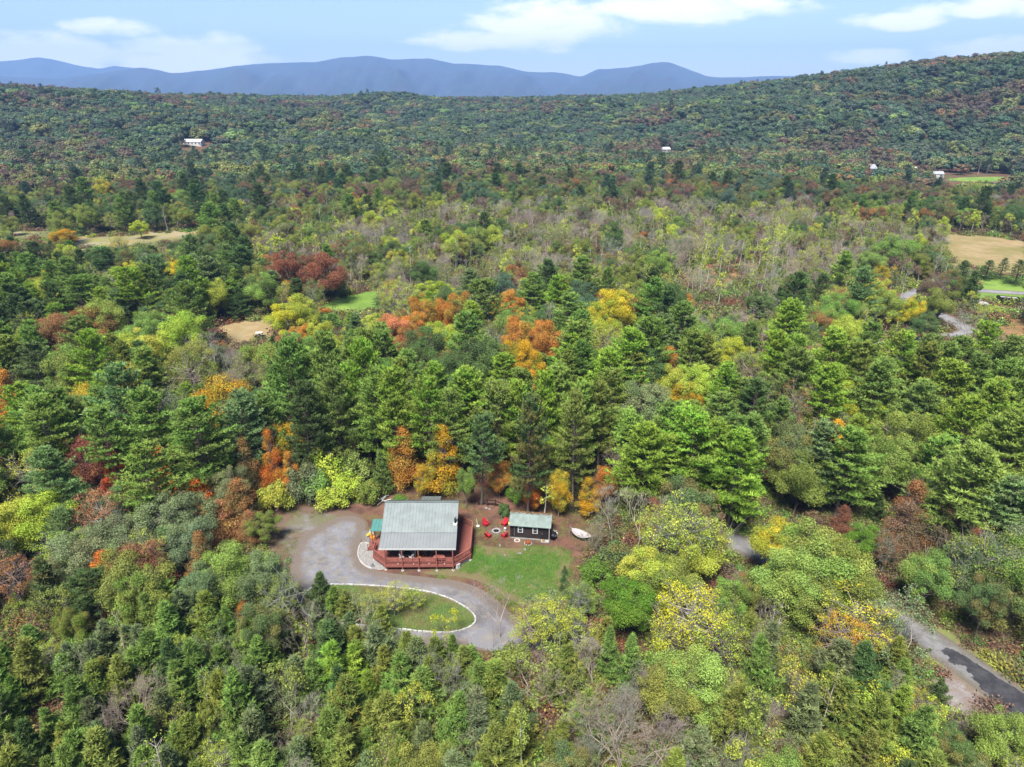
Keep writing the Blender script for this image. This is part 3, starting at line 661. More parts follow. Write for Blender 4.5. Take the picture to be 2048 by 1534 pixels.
KB = [(min(p[0] for p in k), min(p[1] for p in k), max(p[0] for p in k), max(p[1] for p in k)) for k in KEEP]
def blocks(X, Y, zb, h, R, soft=1.0):
    """would this tree stand in front of ground the photograph shows?"""
    x1, y1, s = PX(X, Y, zb + h); x0, y0, s0 = PX(X, Y, zb)
    lo, hi = min(x0, x1) - R * s, max(x0, x1) + R * s
    t = np.linspace(0, .97, 9); pts = []
    for f, wd in zip(t, (.3, .6, .9, 1.0, .9, .8, .6, .4, .1)):
        cx, cy2 = x0 + (x1 - x0) * f, y0 + (y1 - y0) * f
        for k in (-1, -.5, 0, .5, 1): pts.append((cx + k * wd * R * s * .8 * soft, cy2))
    if SIGP is not None:
        m = (SIGP[:, 2] > math.hypot(X, Y) + 1) & (SIGP[:, 0] > lo) & (SIGP[:, 0] < hi) & (SIGP[:, 1] > y1 + 2) & (SIGP[:, 1] < y0)
        if m.any():
            f = (y0 - SIGP[m, 1]) / (y0 - y1 + 1e-6); cxs = x0 + (x1 - x0) * f; wid = np.interp(f, [0, .3, .6, 1], [.5, 1, .9, .1]) * R * s
            if (np.abs(SIGP[m, 0] - cxs) < wid * .85).any(): return True
    for k, (a, b, c, d) in zip(KEEP, KB):
        if hi < a or lo > c or y0 < b - 5 or y1 > d: continue
        if inside(pts, k).any(): return True
    return False

SIGP = None
TREES = []   # dict(x, y, z, h, R, sp, pal, sig)
def add_tree(x, y, h, R, sp, pal, sig=False, z=None): TREES.append(dict(x=x, y=y, z=float(terrain(x, y)) if z is None else z, h=h, R=R, sp=sp, pal=pal, sig=sig))

# trees one can point to in the photograph: pixel of the top, height, radius, kind, colour
SIG = [
 (803, 852, 11, 3.4, 'maple', 'orange'), (882, 848, 12, 3.7, 'maple', 'gold'), (960, 832, 15, 3.2, 'pine', 'blue'), (1058, 800, 19, 3.2, 'pine', 'mixed'), (1152, 802, 18, 3.6, 'pine', 'olive'), (998, 915, 7, 1.9, 'maple', 'orange'), (1066, 966, 5, 1.6, 'maple', 'fire'),
 (1178, 955, 6.5, 2.2, 'maple', 'gold'), (1032, 957, 4.5, 1.4, 'shrub', 'vivid'), (1212, 930, 7, 2.0, 'maple', 'orange'), (1120, 940, 8, 1.8, 'maple', 'gold'), (1090, 962, 6, 1.8, 'stem', 'yg'), (930, 935, 7, 1.8, 'oak', 'green'), (846, 925, 6.5, 1.6, 'maple', 'gold'), (765, 905, 7.5, 1.9, 'cedar', 'green'),
 (1300, 852, 15, 4.8, 'pine', 'bright'), (1390, 826, 17, 5.6, 'pine', 'bright'), (1480, 872, 15, 5.0, 'pine', 'bright'), (1350, 880, 13, 4.6, 'pine', 'bright'), (1440, 850, 15, 4.5, 'pine', 'bright'),
 (720, 690, 21, 4.6, 'pine', 'bright'), (640, 672, 21, 4.6, 'pine', 'green'), (795, 740, 19, 4.3, 'pine', 'bright'), (855, 758, 18, 4.2, 'pine', 'bright'), (560, 690, 20, 5, 'pine', 'green'), (990, 765, 17, 4.2, 'pine', 'pale'), (1090, 752, 18, 4, 'pine', 'bright'), (1150, 768, 17, 4, 'pine', 'pale'), (1205, 775, 16, 4.2, 'pine', 'olive'), (905, 790, 16, 3.8, 'pine', 'green'),
 (740, 745, 18, 4.2, 'pine', 'pale'), (670, 745, 18, 4.0, 'pine', 'green'), (600, 770, 17, 4.0, 'pine', 'dark'), (1045, 775, 17, 3.6, 'pine', 'bright'),
 (385, 808, 17, 5.6, 'pine', 'green'), (238, 742, 18, 5.4, 'pine', 'blue'), (305, 780, 17, 5.0, 'pine', 'green'), (462, 795, 16, 5.0, 'pine', 'blue'), (272, 896, 15, 5.4, 'pine', 'pale'), (98, 898, 13, 4.0, 'pine', 'blue'), (200, 820, 15, 4.2, 'pine', 'green'),
 (482, 872, 11, 2.8, 'maple', 'rust'), (533, 858, 11.5, 2.4, 'maple', 'fire'), (574, 902, 8, 2.0, 'maple', 'orange'), (222, 890, 8.5, 2.8, 'maple', 'red'), (165, 866, 10, 3.4, 'maple', 'maroon'), (313, 890, 10, 2.4, 'maple', 'fire'), (210, 955, 6, 2.2, 'maple', 'red'),
 (392, 958, 8, 3.8, 'maple', 'fire'), (470, 955, 8.5, 3.6, 'maple', 'rust'), (430, 1000, 7, 3.4, 'maple', 'salmon'), (372, 1144, 5, 1.1, 'maple', 'orange'), (484, 1190, 4, 1.3, 'maple', 'orange'), (520, 1025, 5, 2.4, 'oak', 'olive'), (495, 1020, 5.5, 2.2, 'maple', 'rust'),
 (40, 905, 10, 5, 'sparse', 'yg'), (70, 985, 9, 4.6, 'oak', 'lime'), (15, 1000, 9, 4, 'oak', 'yg'), (110, 1060, 8, 3.4, 'sparse', 'lime'), (155, 1062, 8.5, 4.2, 'oak', 'grey'), (235, 1035, 9, 4.4, 'oak', 'grey'), (70, 1130, 8, 3.2, 'cedar', 'mixed'),
 (452, 1092, 9, 4.0, 'oak', 'pale'), (520, 1115, 8.5, 3.4, 'oak', 'grey'), (405, 1130, 8, 3, 'oak', 'grey'), (555, 1150, 8, 2.8, 'sparse', 'olive'), (635, 1148, 5, 1.9, 'cedar', 'dark'), (665, 1175, 4, 1.6, 'cedar', 'green'),
 (640, 898, 6, 3.2, 'shrub', 'lime'), (692, 950, 4, 3.0, 'shrub', 'lime'), (605, 930, 6, 3.0, 'shrub', 'grey'), (545, 965, 5, 2.4, 'shrub', 'yg'), (660, 975, 3.5, 2.4, 'shrub', 'yg'), (735, 960, 4, 2.0, 'shrub', 'olive'), (630, 945, 5, 2.4, 'shrub', 'green'), (708, 905, 5.5, 2.6, 'shrub', 'green'), (800, 992, 1.6, 1.2, 'shrub', 'vivid'),
 (2, 738, 13, 3.4, 'maple', 'orange'), (130, 688, 15, 5.0, 'oak', 'olive'), (172, 606, 14, 6.2, 'oak', 'rust'), (100, 628, 13, 5.0, 'oak', 'rust'), (195, 594, 15, 5.4, 'oak', 'pale'), (362, 622, 14, 5.4, 'oak', 'lime'), (236, 722, 13, 3.0, 'maple', 'gold'), (440, 752, 12, 4.6, 'maple', 'gold'), (70, 690, 14, 5, 'pine', 'blue'), (375, 700, 13, 5.2, 'sparse', 'olive'),
 (452, 695, 12, 4.0, 'bare', 'twig'), (488, 722, 11, 4.5, 'bare', 'twig'), (420, 665, 12, 4.0, 'bare', 'twig'), (330, 770, 12, 4, 'sparse', 'grey'),
 (592, 588, 12, 5.6, 'oak', 'yg'), (570, 605, 11, 5, 'oak', 'yellow'), (640, 640, 10, 3.8, 'oak', 'yg'), (795, 552, 13, 5.4, 'sparse', 'yg'), (775, 580, 9, 3, 'sparse', 'yellow'), (865, 560, 10, 5.6, 'oak', 'lime'), (848, 588, 14, 5.0, 'oak', 'orange'), (912, 584, 14, 5.0, 'oak', 'orange'), (782, 625, 12, 4.2, 'oak', 'salmon'), (830, 622, 11, 4.2, 'oak', 'orange'), (820, 655, 10, 3.6, 'oak', 'rust'),
 (1045, 628, 14, 5.2, 'oak', 'orange'), (1092, 640, 14, 4.4, 'oak', 'orange'), (1030, 672, 14, 4.0, 'oak', 'gold'), (1062, 700, 12, 3.8, 'oak', 'gold'), (1018, 576, 12, 4.4, 'oak', 'orange'), (932, 628, 18, 5.4, 'pine', 'green'), (962, 672, 15, 6.0, 'oak', 'dark'), (855, 650, 13, 5.0, 'oak', 'dark'), (900, 700, 13, 4.6, 'oak', 'dark'), (985, 632, 12, 4.4, 'sparse', 'olive'), (1020, 618, 13, 4, 'oak', 'green'),
 (1228, 572, 15, 6.0, 'oak', 'lemon'), (1210, 600, 13, 5.4, 'oak', 'yellow'), (1222, 648, 12, 5.4, 'sparse', 'yg'), (1300, 562, 16, 5.4, 'pine', 'green'), (1368, 612, 16, 6.0, 'pine', 'green'), (1330, 632, 14, 5, 'pine', 'blue'), (1112, 555, 14, 5.6, 'pine', 'bright'), (1062, 548, 14, 5.2, 'pine', 'green'), (1140, 590, 14, 5.4, 'pine', 'green'), (1160, 560, 12, 5, 'oak', 'teal'), (1000, 545, 12, 5.4, 'oak', 'teal'), (940, 540, 13, 5, 'pine', 'blue'),
 (1392, 725, 11, 5.0, 'oak', 'yg'), (1352, 735, 11, 4.5, 'oak', 'yg'), (1372, 762, 9, 3.8, 'oak', 'gold'), (1285, 762, 12, 5.8, 'oak', 'grey'), (1440, 790, 12, 4.4, 'pine', 'green'), (1225, 745, 14, 4, 'pine', 'pale'), (1470, 672, 11, 5, 'oak', 'yellow'), (1505, 700, 12, 4.4, 'sparse', 'olive'), (1600, 760, 13, 3.4, 'sparse', 'rust'), (1560, 740, 11, 3.6, 'bare', 'twig'),
 (1722, 762, 11, 5.6, 'oak', 'yellow'), (1668, 785, 9, 4.0, 'oak', 'yg'), (1760, 790, 9, 4.2, 'sparse', 'yellow'), (1830, 592, 9, 3.2, 'oak', 'lemon'), (1812, 608, 7, 3.0, 'oak', 'lemon'), (1800, 470, 14, 7.4, 'oak', 'green'), (1745, 500, 12, 5.2, 'oak', 'green'), (1860, 490, 11, 4.6, 'oak', 'mixed'), (1770, 525, 9, 4.2, 'oak', 'gold'), (1855, 625, 8, 3.6, 'oak', 'dark'), (1780, 580, 10, 5, 'oak', 'olive'),
 (1930, 520, 12, 5.0, 'spruce', 'dark'), (1912, 535, 11, 4.4, 'oak', 'mixed'), (1885, 545, 10, 4.6, 'sparse', 'brown'), (1950, 545, 10, 3.8, 'cedar', 'dark'), (1865, 560, 9, 4, 'oak', 'brown'), (1980, 520, 6.5, 4.0, 'spruce', 'dark'), (2010, 516, 7, 3.0, 'spruce', 'dark'), (1878, 445, 9, 4.4, 'bare', 'twig'), (1965, 625, 9, 4.4, 'bare', 'twig'), (2044, 520, 8, 4, 'spruce', 'dark'),
 (570, 500, 16, 6.2, 'oak', 'maroon'), (640, 500, 16, 6.4, 'oak', 'maroon'), (610, 508, 14, 5.4, 'oak', 'brown'), (480, 495, 16, 6, 'pine', 'dark'), (150, 555, 14, 6, 'pine', 'green'), (740, 485, 8, 2.6, 'oak', 'lemon'), (262, 520, 9, 3.0, 'oak', 'lemon'), (340, 517, 10, 3.4, 'oak', 'lemon'), (220, 535, 10, 4.4, 'sparse', 'yg'), (120, 458, 8, 5.0, 'oak', 'gold'), (235, 470, 9, 4, 'sparse', 'yellow'), (15, 430, 9, 4, 'oak', 'olive'), (200, 355, 16, 4.6, 'oak', 'lemon'), (275, 440, 8, 4.5, 'oak', 'yellow'),
 (1600, 705, 16, 5, 'pine', 'green'), (1680, 665, 17, 5.4, 'pine', 'bright'), (1740, 690, 16, 5.2, 'pine', 'olive'), (1810, 668, 17, 5.4, 'pine', 'bright'), (1770, 720, 16, 5.4, 'pine', 'green'), (1860, 690, 16, 4.8, 'pine', 'olive'), (1650, 735, 15, 5, 'pine', 'bright'), (1905, 730, 16, 5.6, 'pine', 'bright'), (1850, 770, 15, 5, 'pine', 'green'), (1990, 760, 16, 5.2, 'pine', 'bright'), (1940, 800, 16, 5.4, 'pine', 'bright'),
 (1645, 852, 14, 4.4, 'pine', 'blue'), (1705, 866, 14, 4.8, 'pine', 'pale'), (1830, 822, 14, 5.4, 'oak', 'olive'), (1790, 870, 12, 4.6, 'oak', 'green'), (2030, 830, 17, 6.4, 'pine', 'pale'), (1960, 905, 16, 6.4, 'pine', 'pale'), (1900, 880, 13, 4.6, 'pine', 'green'), (2040, 960, 14, 5.4, 'pine', 'blue'), (1590, 850, 13, 4.6, 'oak', 'mixed'), (1610, 900, 11, 4, 'oak', 'olive'),
 (1838, 958, 11.5, 3.6, 'maple', 'rust'), (1820, 1000, 10, 3.4, 'maple', 'brown'), (1692, 1010, 6, 2.0, 'maple', 'maroon'), (1738, 1052, 5.5, 2.8, 'oak', 'vivid'), (1650, 1062, 11, 5.6, 'oak', 'olive'), (1700, 1095, 10, 4.8, 'oak', 'olive'), (1600, 1100, 10, 4.6, 'oak', 'pale'), (1560, 1048, 8, 4.0, 'oak', 'yellow'), (1720, 1130, 8, 4, 'oak', 'olive'), (1640, 1150, 8, 3.6, 'oak', 'olive'),
 (1375, 992, 13, 4.6, 'sparse', 'yg'), (1330, 1010, 11, 3.6, 'sparse', 'yg'), (1425, 1040, 9, 3.4, 'sparse', 'yg'), (1400, 1060, 8.5, 3.6, 'oak', 'yg'), (1232, 985, 9, 3.8, 'bare', 'twig'), (1285, 990, 9.5, 4.0, 'bare', 'twig'), (1202, 1035, 6, 2.6, 'bare', 'twig'), (1300, 1102, 8, 3.6, 'oak', 'yg'), (1335, 1120, 8, 4.0, 'oak', 'olive'), (1255, 1165, 8, 3.6, 'oak', 'vivid'), (1195, 1125, 3.5, 2.2, 'shrub', 'vivid'), (1225, 1090, 4, 2.6, 'shrub', 'mixed'),
 (1392, 1178, 9.5, 4.8, 'sparse', 'lemon'), (1350, 1235, 7, 3.0, 'sparse', 'yellow'), (1440, 1220, 8, 3.4, 'sparse', 'yg'), (1100, 1196, 7.5, 3.4, 'sparse', 'yellow'), (1060, 1215, 6.5, 2.6, 'sparse', 'yellow'), (1150, 1220, 6, 2.6, 'sparse', 'yg'), (1085, 1185, 5, 2.0, 'twiggy', 'grey'), (1722, 1182, 8.5, 4.2, 'sparse', 'lemon'), (1690, 1225, 7, 3.2, 'sparse', 'gold'), (1760, 1235, 6.5, 2.6, 'sparse', 'yellow'), (1838, 1225, 7.5, 3.4, 'twiggy', 'grey'),
 (1540, 1275, 10, 2.6, 'cedar', 'green'), (1000, 1185, 6.5, 2.8, 'bare', 'twig'), (985, 1240, 4, 1.6, 'bare', 'twig'), (1385, 1312, 8.5, 3.8, 'oak', 'pale'), (1340, 1330, 8, 3.2, 'oak', 'olive'), (2028, 1425, 7, 2.8, 'oak', 'pale'), (1250, 1425, 7.5, 3.4, 'bare', 'twig'), (1310, 1430, 7, 3.0, 'bare', 'twig'), (1200, 1440, 6.5, 2.8, 'bare', 'twig'), (1080, 1330, 7, 3.2, 'bare', 'twig'), (1060, 1300, 7, 3.0, 'twiggy', 'olive'), (1220, 1260, 7, 1.8, 'cedar', 'green'), (1265, 1275, 7, 1.8, 'cedar', 'green'), (1190, 1285, 6, 2.4, 'bare', 'twig'),
 (785, 1170, 4.5, 2.2, 'sparse', 'yg'), (745, 1185, 4, 2.0, 'sparse', 'yg'), (830, 1180, 3, 1.4, 'sparse', 'yellow'), (720, 1195, 5, 2.2, 'twiggy', 'grey'), (690, 1185, 4, 1.8, 'cedar', 'olive'), (760, 1215, 4.5, 2.0, 'cedar', 'olive'), (890, 1225, 4, 1.6, 'twiggy', 'yellow'), (905, 1270, 3, 1.2, 'cedar', 'green'),
 (1130, 1132, 1.4, .6, 'spruce', 'dark'), (1127, 1148, 1.3, .6, 'spruce', 'dark'), (1136, 1160, 1.5, .7, 'spruce', 'dark'), (1132, 1178, 1.3, .6, 'spruce', 'dark'), (1124, 1168, 1.0, .5, 'spruce', 'dark'), (1008, 1010, 1.7, 1.1, 'shrub', 'dark'),
 (1886, 1362, 3.2, 1.3, 'cedar', 'dark'), (1800, 1205, 8, 2.6, 'twiggy', 'grey'),
]
for px, py, h, R, sp, pal in SIG:
    x, y = G(px, py, h); add_tree(x, y, h, R, sp, pal, True)

GREENS = ['green', 'bright', 'pale', 'olive', 'blue', 'dark']
def pick(d):
    ks = list(d); return R_.choices(ks, [d[k] for k in ks])[0]
def patchy(x, y, s): return math.sin(x / s + 1.7 * math.sin(y / s * .7 + .5)) * math.sin(y / s * 1.1 + 1.3 * math.sin(x / s * .8))
def species_at(px, py, x, y, d):
    n1 = patchy(x, y, 23 if d < 400 else 48); n2 = patchy(x + 200, y - 90, 41)
    if py > 1180:
        if px < 1020: sp = pick(dict(cedar=.80, oak=.03, twiggy=.07, bare=.04, sparse=.03, stem=.03))
        elif px < 1760: sp = pick(dict(cedar=.46, bare=.15, twiggy=.16, shrub=.10, oak=.04, sparse=.04, stem=.05))
        else: sp = pick(dict(cedar=.28, shrub=.24, oak=.2, bare=.08, twiggy=.12, sparse=.08))
        pal = {'cedar': pick(dict(green=.28, olive=.36, grey=.28, dark=.04, bright=.04)), 'stem': 'olive', 'oak': pick(dict(olive=.4, pale=.3, mixed=.3)), 'sparse': pick(dict(yg=.5, olive=.3, yellow=.2)), 'shrub': pick(dict(olive=.4, mixed=.3, yg=.2, brown=.1)), 'twiggy': pick(dict(olive=.4, grey=.4, yg=.2))}
    elif py > 900:
        if px < 650: sp = pick(dict(pine=.22, oak=.3, maple=.16, sparse=.1, shrub=.12, twiggy=.1))
        else: sp = pick(dict(pine=.2, oak=.34, sparse=.12, shrub=.1, twiggy=.14, maple=.06, cedar=.04))
        pal = {'pine': pick(dict(green=.4, blue=.2, pale=.2, dark=.2)), 'oak': pick(dict(green=.3, olive=.3, grey=.2, mixed=.2)), 'maple': pick(dict(rust=.4, fire=.2, brown=.2, maroon=.2)), 'sparse': pick(dict(yg=.4, olive=.4, rust=.2)), 'shrub': pick(dict(green=.3, yg=.3, mixed=.3, brown=.1)), 'twiggy': pick(dict(olive=.5, brown=.3, grey=.2)), 'cedar': 'dark'}
    elif py > 690:
        sp = pick(dict(pine=.66, oak=.14, maple=.06, sparse=.06, twiggy=.04, bare=.04))
        pal = {'pine': pick(dict(green=.36, bright=.28, olive=.14, pale=.18, dark=.04)), 'oak': pick(dict(green=.35, olive=.25, dark=.25, yg=.15)), 'maple': pick(dict(gold=.4, orange=.3, rust=.3)), 'sparse': pick(dict(olive=.5, yg=.3, rust=.2)), 'twiggy': 'olive'}
    elif py > 560:
        if px < 560: sp = pick(dict(pine=.5, oak=.34, cedar=.08, sparse=.08))
        elif px < 1340: sp = pick(dict(pine=.24, oak=.42, sparse=.12, bare=.08, maple=.06, twiggy=.08))
        else: sp = pick(dict(pine=.12, oak=.24, stem=.2, twiggy=.16, bare=.14, cedar=.08, sparse=.06))
        pal = {'pine': pick(dict(green=.4, blue=.2, bright=.2, dark=.2)), 'oak': pick(dict(green=.28, dark=.18, olive=.2, yg=.12, rust=.08, orange=.07, teal=.07)), 'maple': pick(dict(orange=.5, gold=.5)), 'sparse': pick(dict(yg=.5, olive=.4, gold=.1)), 'stem': pick(dict(yg=.4, olive=.4, lime=.2)), 'twiggy': pick(dict(olive=.4, brown=.2, yg=.4)), 'cedar': 'dark'}
    elif py > 395:
        if px < 470: sp = pick(dict(cedar=.30, pine=.22, oak=.26, sparse=.1, bare=.06, stem=.06))
        else: sp = pick(dict(stem=.24, bare=.36, twiggy=.22, oak=.07, cedar=.07, sparse=.04)) if n2 < .3 or 1000 < px < 1700 else pick(dict(oak=.36, pine=.05, cedar=.1, twiggy=.2, bare=.14, stem=.15))
        pal = {'pine': pick(dict(dark=.5, green=.4, blue=.1)), 'oak': pick(dict(olive=.3, dark=.28, yg=.08, mixed=.24, rust=.04, green=.06)), 'sparse': pick(dict(yg=.55, olive=.35, yellow=.1)), 'stem': pick(dict(yg=.15, olive=.5, mixed=.2, brown=.15)), 'twiggy': pick(dict(olive=.4, brown=.25, yg=.25, plum=.1)), 'cedar': pick(dict(dark=.6, green=.4)), 'maple': 'rust'}
    elif py > 300:
        sp = pick(dict(oak=.66, pine=.06, twiggy=.1, bare=.07, stem=.06, cedar=.05))
        o = pick(dict(teal=.24, dark=.16, olive=.2, mixed=.16, brown=.12, rust=.03, yg=.0)) if n1 > -.3 else pick(dict(brown=.3, mixed=.3, rust=.05, plum=.12, olive=.23))
        pal = {'oak': o, 'pine': pick(dict(teal=.5, dark=.5)), 'twiggy': pick(dict(brown=.5, plum=.2, olive=.3)), 'stem': 'olive', 'cedar': 'dark'}
    else:
        sp = pick(dict(oak=.95, pine=.02, twiggy=.03))
        o = pick(dict(teal=.66, green=.06, dark=.12, olive=.06, mixed=.07, brown=.03, rust=.004)) if n1 > -.38 else pick(dict(teal=.22, brown=.3, mixed=.26, plum=.1, rust=.05, olive=.07))
        pal = {'oak': o, 'pine': pick(dict(teal=.6, dark=.4)), 'twiggy': 'brown'}
    return sp, pal.get(sp, 'twig')
SIZE = {'pine': (15.5, 4.7), 'cedar': (6.4, 2.5), 'oak': (11, 4.4), 'maple': (10, 3.2), 'sparse': (9.5, 3.6), 'bare': (9.5, 3.2), 'twiggy': (9, 3.0), 'stem': (11.5, 1.9), 'shrub': (3, 2.0)}

sigxy = np.array([(t['x'], t['y'], t['R']) for t in TREES])
SIGP = np.array([(*PX(t['x'] + ox * t['R'], t['y'], t['h'] * f)[:2], math.hypot(t['x'], t['y'])) for t in TREES for f, ox in ((.5, 0), (.75, -.35), (.75, .35), (.62, 0))])
ROADS_W = [(np.array(smooth_poly(ROAD_LINE, 2, False)), 3.6), (np.array(smooth_poly(g_poly(FARROAD), 2, False)), 4.0)]
CLEAR_A = CLEAR
def fill(d0, d1, step, accept):
    n = 0
    for gy0 in np.arange(-0, d1, step):
        for gx0 in np.arange(-d1 * .87, d1 * .87, step):
            x = gx0 + R_.uniform(-.45, .45) * step; y = gy0 + R_.uniform(-.45, .45) * step
            d = math.hypot(x, y)
            if not (d0 <= d < d1) or y < 33 or abs(math.atan2(x, y)) > (.78 if d > 110 else 1.05): continue
            z = float(terrain(x, y)); px, py, s = PX(x, y, z + 9 if d > 75 else z + 6)
            if py > 1680 or px < -260 or px > 2310: continue
            a = math.atan2(x, y)
            if d > np.interp(a, r_az, r_d) + 60: continue
            sp, pal = species_at(px, py, x, y, d)
            if sp == 'pine' and 1130 < px < 1600 and py > 985: sp, pal = 'sparse', 'olive'
            if 200 < d < 330 and inside([(x, y)], BRUSH)[0]: sp, pal = pick(dict(stem=.6, bare=.4)), pick(dict(olive=.5, yg=.5))
            if R_.random() > accept: continue
            h0, r0 = SIZE[sp]; k = R_.uniform(.72, 1.2); h, R = h0 * k * R_.uniform(.92, 1.08), r0 * k * R_.uniform(.85, 1.15)
            if d < 85 and py > 1150 and sp in ('oak', 'sparse', 'twiggy', 'bare', 'stem'): h *= .68; R *= .56
            if d > 480 and sp == 'oak': R *= 1.3 if d < 640 else 1.6; h *= 1.1
            if sp == 'cedar' and d > 130: h *= 1.15; R *= 1.3
            if d < 260:
                dd = np.hypot(sigxy[:, 0] - x, sigxy[:, 1] - y)
                if (dd < .62 * (sigxy[:, 2] + R * .8)).any(): continue
                q = [(x, y)]
                if d < 120 and inside(q, CLEAR_A)[0]: continue
                if any(seg_dist(q, L, False)[0] < w for L, w in ROADS_W): continue
            if not (sp in ('stem', 'bare') and 200 < d < 330 and 1310 < px < 1600 and R_.random() < .55) and blocks(x, y, z, h, R):
                h *= .5; R *= .6; sp2 = sp
                if d > 300 or blocks(x, y, z, h, R): continue
            TREES.append(dict(x=x, y=y, z=z, h=h, R=R, sp=sp, pal=pal, sig=False)); n += 1
    return n
fill(33, 80, 2.55, .95)
fill(80, 135, 4.1, .92)
fill(135, 330, 5.2, .95)
fill(330, 640, 6.3, .97)
fill(640, 1480, 10.2, 1.0)

# ---- which trees show, and how large: a coarse painter's pass from near to far (only chooses what becomes an object of its own)
SC = 4.0; BW, BH = 2048 // 4, 1534 // 4
owner = np.zeros((BH, BW), bool)
for t in TREES: t['d'] = math.hypot(t['x'], t['y'])
TREES.sort(key=lambda t: t['d'])
for t in TREES:
    x1, y1, s1 = PX(t['x'], t['y'], t['z'] + t['h']); x0, y0, s0 = PX(t['x'], t['y'], t['z'] + t['h'] * .15)
    cx, cy2, rx, ry = (x0 + x1) / 2 / SC, (y0 + y1) / 2 / SC, max(t['R'] * s0 / SC, .6), max((y0 - y1) / 2 / SC + t['R'] * s0 * .2 / SC, .6)
    ax, bx_, ay, by = max(0, int(cx - rx)), min(BW, int(cx + rx) + 2), max(0, int(cy2 - ry)), min(BH, int(cy2 + ry) + 2)
    t['vis'] = 0
    if ax >= bx_ or ay >= by: continue
    yy, xx = np.mgrid[ay:by, ax:bx_]
    e = ((xx - cx) / rx) ** 2 + ((yy - cy2) / ry) ** 2
    m = (e < 1.0) & ~owner[ay:by, ax:bx_]; t['vis'] = int(m.sum())
    solid = .8 if t['sp'] not in ('bare', 'twiggy', 'stem', 'sparse') else .25
    owner[ay:by, ax:bx_] |= (e < solid)

def zone(t):
    x, y, d = t['x'], t['y'], t['d']; px, py, _ = PX(x, y, t['z'] + t['h'] * .6)
    if seg_dist([(x, y)], ROADS_W[0][0], False)[0] < 11 and y < 75: return 'beside the paved road with the tar patch'
    if inside([(x, y)], KERB)[0]: return 'on the kerbed grass island'
    if t['h'] < 2 and seg_dist([(x, y)], LAWN)[0] < 5: return 'in the row along the lawn edge'
    if y < 72:
        if px < 420: return 'in the dense cedar stand away from the drive'
        if px < 1010: return 'in the cedar stand bordering the gravel loop'
        if px < 1500: return 'in the brushy woods below the lawn'
        return 'in the brushy woods between drive and road'
    if d < 125:
        if px < 250: return 'in the mixed woods far from the parking area'
        if px < 640: return 'in the woods beside the gravel parking area'
        if px < 950: return 'in the woods behind the red-decked cabin'
        if px < 1210: return 'in the woods behind the dark shed'
        if px < 1560: return 'in the woods beyond the white hammock'
        return 'in the woods across the paved road'
    if d < 190:
        if px < 420: return 'in the pine belt near the dry meadow'
        if px < 950: return 'between the cabin pines and the dry meadow'
        if px < 1420: return 'in the tall woods around the orange oaks'
        return 'in the pine belt below the winding lane'
    if d < 330:
        if px < 480: return 'around the marshy tan meadow'
        if px < 1000: return 'behind the bright mown patch'
        if px < 1650: return 'around the red brush clearing'
        return 'near the hay field and winding lane'
    if d < 620: return 'on the valley floor before the wooded hills'
    return 'on the far wooded hillside'

rb = random.Random(91)
def jitter_col(c, amt=.12):
    k = rb.uniform(1 - amt * 1.6, 1 + amt * 1.6); return [max(.004, v * k * rb.uniform(1 - amt, 1 + amt)) for v in c]
counts = {}; REST = []
order = sorted(TREES, key=lambda t: -t['vis'] - (100000 if t['sig'] and t['vis'] > 2 else 0))
LIMIT = 285
for t in order:
    sp = t['sp']; c = counts.get(sp, 0)
    if t['vis'] >= 7 and c < LIMIT and t['d'] < 420: counts[sp] = c + 1; t['own'] = True
    else: t['own'] = False; REST.append(t)
LABS = {}
for t in TREES:
    if not t['own']: continue
    sp = t['sp']; nm, cat, noun = SPEC[sp]; pr = PROTO[sp][rb.randrange(len(PROTO[sp]))]
    a1, a2, word = PAL[t['pal']]; z = zone(t)
    size = '' if sp in ('shrub', 'bare', 'twiggy') else ('small ' if t['h'] < 5.5 else 'tall ' if t['h'] > 14.5 else '')
    lab = f"{size}{'grey' if sp == 'bare' else word} {noun} {z}"
    key = (nm, lab); t['lab'] = lab; LABS.setdefault(lab, []).append(t)
    root = thing(nm, lab, cat, (t['x'], t['y'], t['z']), rb.uniform(0, 6.28), f"{SPEC[sp][2].split(' with')[0]}s {z}")
    k = t['R'] / pr['R']; root.scale = (k * rb.uniform(.94, 1.06), k * rb.uniform(.94, 1.06), t['h'] / pr['h'])
    t['root'] = root
    if sp in ('pine', 'cedar', 'stem', 'spruce'): root.rotation_euler = (rb.gauss(0, .035), rb.gauss(0, .035), root.rotation_euler[2])
    tr = bpy.data.objects.new('trunk', pr['trunk']); cr = bpy.data.objects.new('crown', pr['crown'])
    bc = jitter_col(BARKS.get(sp, (.16, .13, .11)), .12)
    for o in (tr, cr):
        COL.objects.link(o); o.parent = root; o['bark_tint'] = bc
    cr['tint'] = jitter_col(a1, .10); cr['tint_two'] = jitter_col(a2, .10)

